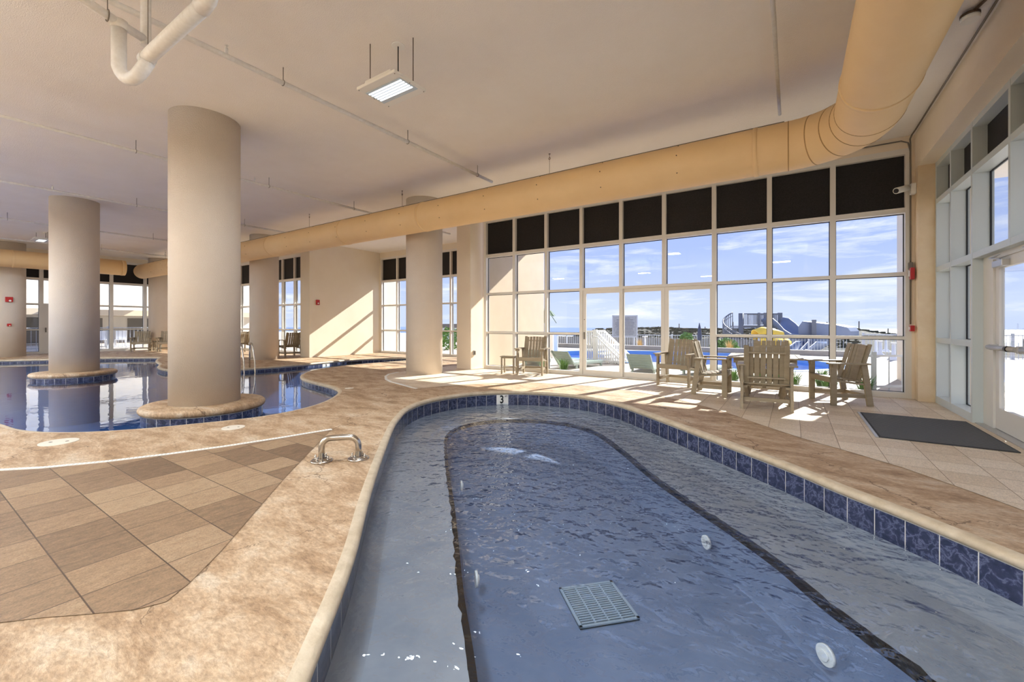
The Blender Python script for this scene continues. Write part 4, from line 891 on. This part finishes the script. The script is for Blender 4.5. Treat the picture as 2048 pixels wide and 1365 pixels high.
# picket fences
def fence(p, q, h_, label, n, zb=-.5):
    p, q = Vector((*p, 0)), Vector((*q, 0)); root = empty('picket_fence', (p.x, p.y, zb)); tag(root, label, 'fence'); d = q - p
    mb = MB(); mb.bar((0, 0, h_), (d.x, d.y, h_), .04, .04); mb.bar((0, 0, .12), (d.x, d.y, .12), .04, .04); mb.build('rails', M_FENCE, root)
    mb = MB()
    for k in range(n): c = d * ((k + .5) / n); mb.box((c.x - .009, c.y - .009, .0), (c.x + .009, c.y + .009, h_))
    mb.build('pickets', M_FENCE, root)
    for k in range(int(d.length / 2.4) + 1):
        c = d * (k * 2.4 / d.length); mb = MB(); mb.box((c.x - .04, c.y - .04, 0), (c.x + .04, c.y + .04, h_ + .08)); mb.build('post', M_FENCE, root)
fence((-16, 27.5), (2.5, 29), 1.15, 'long white picket fence beyond the outdoor pool, left of the slide', 130, -.55)
fence((2.6, 24.2), (12, 26), 1.1, 'white picket fence in front of the slide at right', 80, -.25)
fence((3.2, 12.3), (1.25, 10.75), .72, 'low grey white railing close outside the right window pane', 9, -.04)
# wooden privacy screen behind the fence
root = empty('wood_screen', (-16, 29.6, -.8)); tag(root, 'grey weathered board fence below the dunes', 'fence'); mb = MB()
for k in range(98): mb.box((k * .16, 0, 0), (k * .16 + .14, .03, 1.15 + .04 * random.random()))
mb.build('boards', mat('grey_boards', (150, 146, 140), .8, col2=(128, 124, 118), scale=3), root)
mb = MB()
for k in range(5200):
    x, y = random.uniform(-19, 14), random.uniform(37, 56); z = ground_z(x, y) - .02
    if z < -.5 or (x > 4 and y < 46): continue
    c = Vector((x, y, z)); h_ = random.uniform(.04, .16); w_ = random.uniform(.12, .35); a = random.random() * 3.14; dd = Vector((math.cos(a), math.sin(a), 0)) * w_
    v = [mb.bm.verts.new(q) for q in (c - dd * .6, c + dd * .6, c + dd + Vector((0, 0, h_)), c - dd * .2 + Vector((.05, 0, h_ * 1.2)), c - dd + Vector((0, 0, h_ * .8)))]; mb.bm.faces.new(v)
tag(mb.build('dune_scrub', mat('dune_leaf', (120, 112, 88), .9, col2=(84, 86, 68), scale=.8), None, recalc=False), 'dry grey green scrub covering the low dunes', 'scrub', kind='stuff')
ORD = ['leftmost', 'second', 'third', 'fourth', 'fifth', 'sixth', 'seventh', 'eighth', 'ninth', 'tenth', 'eleventh', 'twelfth', 'thirteenth', 'fourteenth', 'fifteenth', 'rightmost']
# dune posts
for i in range(16):
    x = -13 + i * 2.6 + random.uniform(-.5, .5); y = 50 + random.uniform(-2, 4)
    root = empty('dune_post', (x, y, ground_z(x, y) - .3)); tag(root, 'weathered stake on the dune crest, ' + ORD[i] + (' from the left' if 0 < i < 15 else ' of the row'), 'post', 'stakes on the dune crest')
    mb = MB(); mb.box((-.04, -.04, 0), (.04, .04, .95 + random.uniform(-.2, .3))); mb.build('stake', M_GREY, root)
# slide tower
def fp(px, py, d): l = (px - CX) / F * d; c_, s_ = math.cos(YAW), math.sin(YAW); return Vector((l * c_ - d * s_, l * s_ + d * c_, H + (HY - py) * d / F))
D0 = 30.0
root = empty('water_slide', tuple(fp(1520, 649, D0).xy) + (-.7,)); tag(root, 'grey blue water slide tower with spiral stair and long covered flume', 'slide')
O = Vector(root.location)
def Q(px, py, d=D0): return fp(px, py, d) - O
mb = MB()
for px, d in ((1562, D0), (1518, D0 + 2), (1530, D0), (1558, D0 + 2.2)): 
    b = Q(px, 655, d); mb.box((b.x - .09, b.y - .09, 0), (b.x + .09, b.y + .09, Q(px, 626, d).z))
mb.build('tower_posts', M_SLATE, root)
mb = MB(); c1_, c2_, c3_, c4_ = Q(1487, 653), Q(1564, 653), Q(1564, 653, D0 + 2.2), Q(1492, 653, D0 + 2.2); zz = c1_.z; mb.prism([tuple(q_.xy) for q_ in (c1_, c2_, c3_, c4_)], zz - .12, zz + .06); mb.build('platform', M_SLATE, root)
b = Q(1482, 640); mb = MB(); mb.cyl((b.x, b.y, 0), (b.x, b.y, Q(1482, 627).z), .16, 20); mb.build('spiral_core', M_SLATE, root)
mb = MB(); z1, z2 = Q(1500, 628).z, Q(1500, 650).z
for (pa, pb, d) in ((1488, 1562, D0), (1495, 1562, D0 + 2.2)):
    A, B = Q(pa, 628, d), Q(pb, 628, d); A.z = B.z = z1; mb.bar(A, B, .06, .06); n = 24
    for k in range(n + 1): c = A.lerp(B, k / n); mb.box((c.x - .02, c.y - .02, z2), (c.x + .02, c.y + .02, z1))
mb.build('platform_railing', M_SLATE, root)
core = Q(1482, 640); mb = MB(); mt_ = MB(); ztop = Q(1482, 653).z; rr = 1.15
ra = []
for k in range(22):
    t = k / 21; a = R(255 - 165 * t) + YAW; z = .15 + (ztop - .15) * t; c = Vector((core.x + rr * math.cos(a), core.y + rr * math.sin(a), z)); ra.append(c + Vector((0, 0, 1.0)))
    mb.cyl(c, c + Vector((0, 0, 1.0)), .028, 6); mt_.bar((core.x + .2 * math.cos(a), core.y + .2 * math.sin(a), z), c, .26, .05)
mb.tube(ra, .045, 8); mb.tube([c - Vector((0, 0, .25)) for c in ra], .02, 8); mb.build('spiral_railing', M_SLATE, root); mt_.build('spiral_treads', M_SLATE, root)
# open flume: half pipe swept along a path
def flume(path, r, m, name, parent, a0=0, a1=math.pi, th=.04, n=14):
    mb = MB(); rows = []
    for i, p in enumerate(path):
        t = (path[min(i + 1, len(path) - 1)] - path[max(i - 1, 0)]).normalized(); sd = t.cross(Vector((0, 0, 1))).normalized(); up = sd.cross(t).normalized()
        inner = [p + sd * r * math.cos(a0 + (a1 - a0) * k / n) - up * r * math.sin(a0 + (a1 - a0) * k / n) for k in range(n + 1)]
        outer_ = [p + sd * (r + th) * math.cos(a0 + (a1 - a0) * k / n) - up * (r + th) * math.sin(a0 + (a1 - a0) * k / n) for k in range(n, -1, -1)]
        rows.append([mb.bm.verts.new(q) for q in inner + outer_])
    for A, B in zip(rows, rows[1:]):
        for k in range(len(A)): f = mb.bm.faces.new((A[k], A[(k + 1) % len(A)], B[(k + 1) % len(A)], B[k])); f.smooth = True
    mb.bm.faces.new(rows[0]); mb.bm.faces.new(rows[-1][::-1]); return mb.build(name, m, parent)
fl1 = [Q(1540, 640), Q(1550, 635, D0 - .5), Q(1562, 637, D0 - 1), Q(1574, 647, D0 - 1.5), Q(1586, 660, D0 - 2), Q(1598, 668, D0 - 2.5), Q(1615, 671, D0 - 3), Q(1650, 672, D0 - 3)]
flume(fl1, .62, M_BLUE, 'open_flume', root)
# covered high side wall of the flume
P_ = [(1596, 655), (1605, 643), (1640, 647), (1670, 650), (1694, 655), (1701, 663), (1701, 673), (1694, 677), (1650, 681), (1598, 676)]
mb = MB(); A = [Q(px, py, 27.0) for px, py in P_]; B_ = [Q(px, py, 27.0) + Vector((.6, 1.7, 0)) for px, py in P_]
va = [mb.bm.verts.new(q) for q in A]; vb = [mb.bm.verts.new(q) for q in B_]; mb.bm.faces.new(va); mb.bm.faces.new(vb[::-1])
for k in range(len(va)): mb.bm.faces.new((va[k], va[(k + 1) % len(va)], vb[(k + 1) % len(va)], vb[k]))
mb.build('flume_cover', mat('cover_blue_grey', (128, 140, 164), .5), root)
b = Q(1628, 640, 26.8); mb = MB(); mb.box((b.x - .12, b.y - .12, 0), (b.x + .12, b.y + .12, b.z)); b = Q(1500, 700, 29); mb.build('cover_post', M_SLATE, root)
fl2 = [Q(1600, 674, 26.6), Q(1592, 684, 25.8), Q(1580, 696, 25), Q(1568, 706, 24.2)]
flume(fl2, .55, M_BLUE, 'lower_flume', root)
fl3 = [Q(1634, 683, 25.8), Q(1612, 683, 25.0), Q(1598, 694, 24.4), Q(1590, 704, 24)]
flume(fl3, .5, M_BLUE, 'end_flume', root)
root = empty('water_slide', tuple(fp(1535, 649, 26).xy) + (-.5,)); tag(root, 'bright yellow slide seen above the armchair backs', 'slide'); O = Vector(root.location)
flume([Q(1512, 674, 26), Q(1526, 669, 26), Q(1540, 671, 26), Q(1556, 676, 26), Q(1566, 688, 26), Q(1566, 704, 25.5)], .42, M_YEL, 'yellow_flume', root, math.pi, 2 * math.pi)
flume([Q(1514, 686, 25.5), Q(1535, 686, 25.5), Q(1558, 690, 25.5)], .42, M_YEL, 'yellow_shell', root, math.pi * .9, 2.1 * math.pi)
for px in (1518, 1556): b = Q(px, 700, 26); mb = MB(); mb.box((b.x - .06, b.y - .06, 0), (b.x + .06, b.y + .06, Q(px, 672, 26).z)); mb.build('support', M_SLATE, root)
# white bollard lights on the right terrace
for i, (px, py, d) in enumerate(((1752, 707, 19), (1761, 711, 17.6), (1772, 703, 20.5), (1787, 717, 15.8), (1290, 700, 24))):
    q = fp(px, py, d); root = empty('white_bollard', (q.x, q.y, -.04)); tag(root, 'slim white bollard with flared foot on the pale terrace at right, ' + ['leftmost', 'second from left', 'farthest', 'nearest and rightmost', ''][i] if i < 4 else 'slim white post with flat cap beyond the outdoor pool', 'bollard', 'white bollards at right' if i < 4 else None)
    mb = MB(); mb.lathe((0, 0, 0), [(.2, 0), (.18, .05), (.06, .14), (.05, .62)], 16, closed=True); mb.build('shaft', M_WHITEP, root)
    mb = MB(); mb.cyl((0, 0, .62), (0, 0, .66), .16 if i == 4 else .08, 16); mb.build('cap', M_WHITEP, root)
# closed parasol
q = fp(1399, 690, 23.5); root = empty('folded_parasol', (q.x, q.y, -.05)); tag(root, 'closed dark blue parasol beyond the outdoor pool', 'parasol')
mb = MB(); mb.cyl((0, 0, 0), (0, 0, 1.35), .025, 8); mb.build('pole', M_WHITEP, root); mb = MB(); mb.lathe((0, 0, 0), [(.1, .45), (.12, .7), (.08, 1.1), (.02, 1.42)], 16, closed=True); mb.build('canopy', mat('navy_cloth', (66, 74, 100), .8), root)
# palm seen beside the sunlit outer wall
q = fp(1083, 620, 30); root = empty('palm_tree', (q.x, q.y, -.7)); tag(root, 'small palm crown just right of the sunlit outer wall', 'palm')
hz_ = q.z + .7; mb = MB(); mb.tube([(0, 0, 0), (.1, 0, hz_ * .6), (0, 0, hz_)], .11, 10); mb.build('trunk', M_ROD, root); mb = MB()
for k in range(16):
    a = k * .393; d = Vector((math.cos(a), math.sin(a), 0)); sd = Vector((-d.y, d.x, 0)) * .09
    pts = [Vector((0, 0, hz_)) + d * (t * 1.1) + Vector((0, 0, (.55 - .25 * (k % 3)) * t - 1.0 * t * t)) for t in (0, .33, .66, 1)]
    for A, B in zip(pts, pts[1:]): v = [mb.bm.verts.new(x) for x in (A - sd, A + sd, B + sd, B - sd)]; mb.bm.faces.new(v)
mb.build('fronds', M_TREE, root, recalc=False)
# trees and water beyond the exit door
for i, (x, y, r_, h_) in enumerate(((30, 20, 4.0, 3.6), (38, 32, 4.6, 4.2), (26, 30, 3.4, 3.2), (45, 20, 5, 4.4))):
    blob_bush('tree', (x, y, -.1), r_, h_, M_TREE, 'bushy green tree far beyond the exit door, ' + ['nearest and right of centre', 'tallest, in the middle', 'leftmost of the trees', 'farthest to the right'][i], 'trees beyond the exit door', 1600, .35, 'tree')
root = empty('white_recliner', (4.2, 9.8, -.04), R(20)); tag(root, 'white slatted recliner outside the exit door', 'chair')
mb = MB(); mb.box((-.35, 0, .3), (.35, 1.4, .36), .01); mb.build('seat', M_WHITEP, root); mb = MB(); mb.bar((0, 0, .33), (0, -.3, 1.05), .68, .04, .01, up=(0, 1, 0)); mb.build('backrest', M_WHITEP, root)
for sx in (-.3, .3):
    for y in (.1, 1.3): mb = MB(); mb.box((sx - .03, y - .03, 0), (sx + .03, y + .03, .3)); mb.build('leg', M_WHITEP, root)
# building and picket rail outside the far left windows
root = empty('neighbour_building', (-42, -6, -.05)); tag(root, 'long pale building with a flat canopy beyond the far left windows', 'building')
mb = MB(); mb.box((0, 0, 0), (-6, 26, 6.5)); mb.build('wall', mat('pale_building', (236, 230, 220), .9), root)
mb = MB(); mb.box((0, 0, 1.95), (2.6, 26, 2.35)); mb.build('canopy', mat('canopy_tan', (214, 198, 172), .9), root)
for k in range(8): mb = MB(); mb.box((.01, 1.2 + k * 3.1, .1), (.05, 2.9 + k * 3.1, 1.8)); mb.build('opening', mat('opening_grey', (122, 118, 112), .6), root)
fence((-31.5, 0), (-31.5, 12), 1.15, 'white picket rail outside the far left windows', 70, -.04)
for i, (x, y) in enumerate(((-33.5, 6.6), (-33.8, 7.4), (-33.4, 8.2), (-34.4, 5.7))):
    root = empty('patio_chair', (x, y, -.04), R(70)); tag(root, 'white patio chair behind the picket rail at far left, ' + ['nearest the tall mullion', 'in the middle of the row', 'rightmost of the row', 'leftmost of the row'][i], 'chair', 'white patio chairs at far left')
    mb = MB(); mb.box((-.25, -.25, .4), (.25, .25, .44), .01); mb.build('seat', M_WHITEP, root); mb = MB(); mb.box((-.25, .22, .44), (.25, .26, .95), .01); mb.build('backrest', M_WHITEP, root)
    for sx in (-.22, .22):
        for sy in (-.22, .22): mb = MB(); mb.box((sx - .02, sy - .02, 0), (sx + .02, sy + .02, .4)); mb.build('leg', M_WHITEP, root)
# low buildings beyond the recess window
root = empty('low_building', (-37.5, 36, -.8)); tag(root, 'low grey roofed building beyond the recess window', 'building')
mb = MB(); mb.box((0, 0, 0), (8, 5, 1.7)); mb.build('wall', M_WHITEP, root); mb = MB(); mb.box((-.4, -.4, 1.7), (8.4, 5.4, 2.15), .1); mb.build('roof', mat('brown_roof', (120, 112, 104), .8), root)
blob_bush('shrub', (-15.5, 17.3, -.1), 1.0, .9, M_GREEN, 'green shrub outside the recess window right of the column')
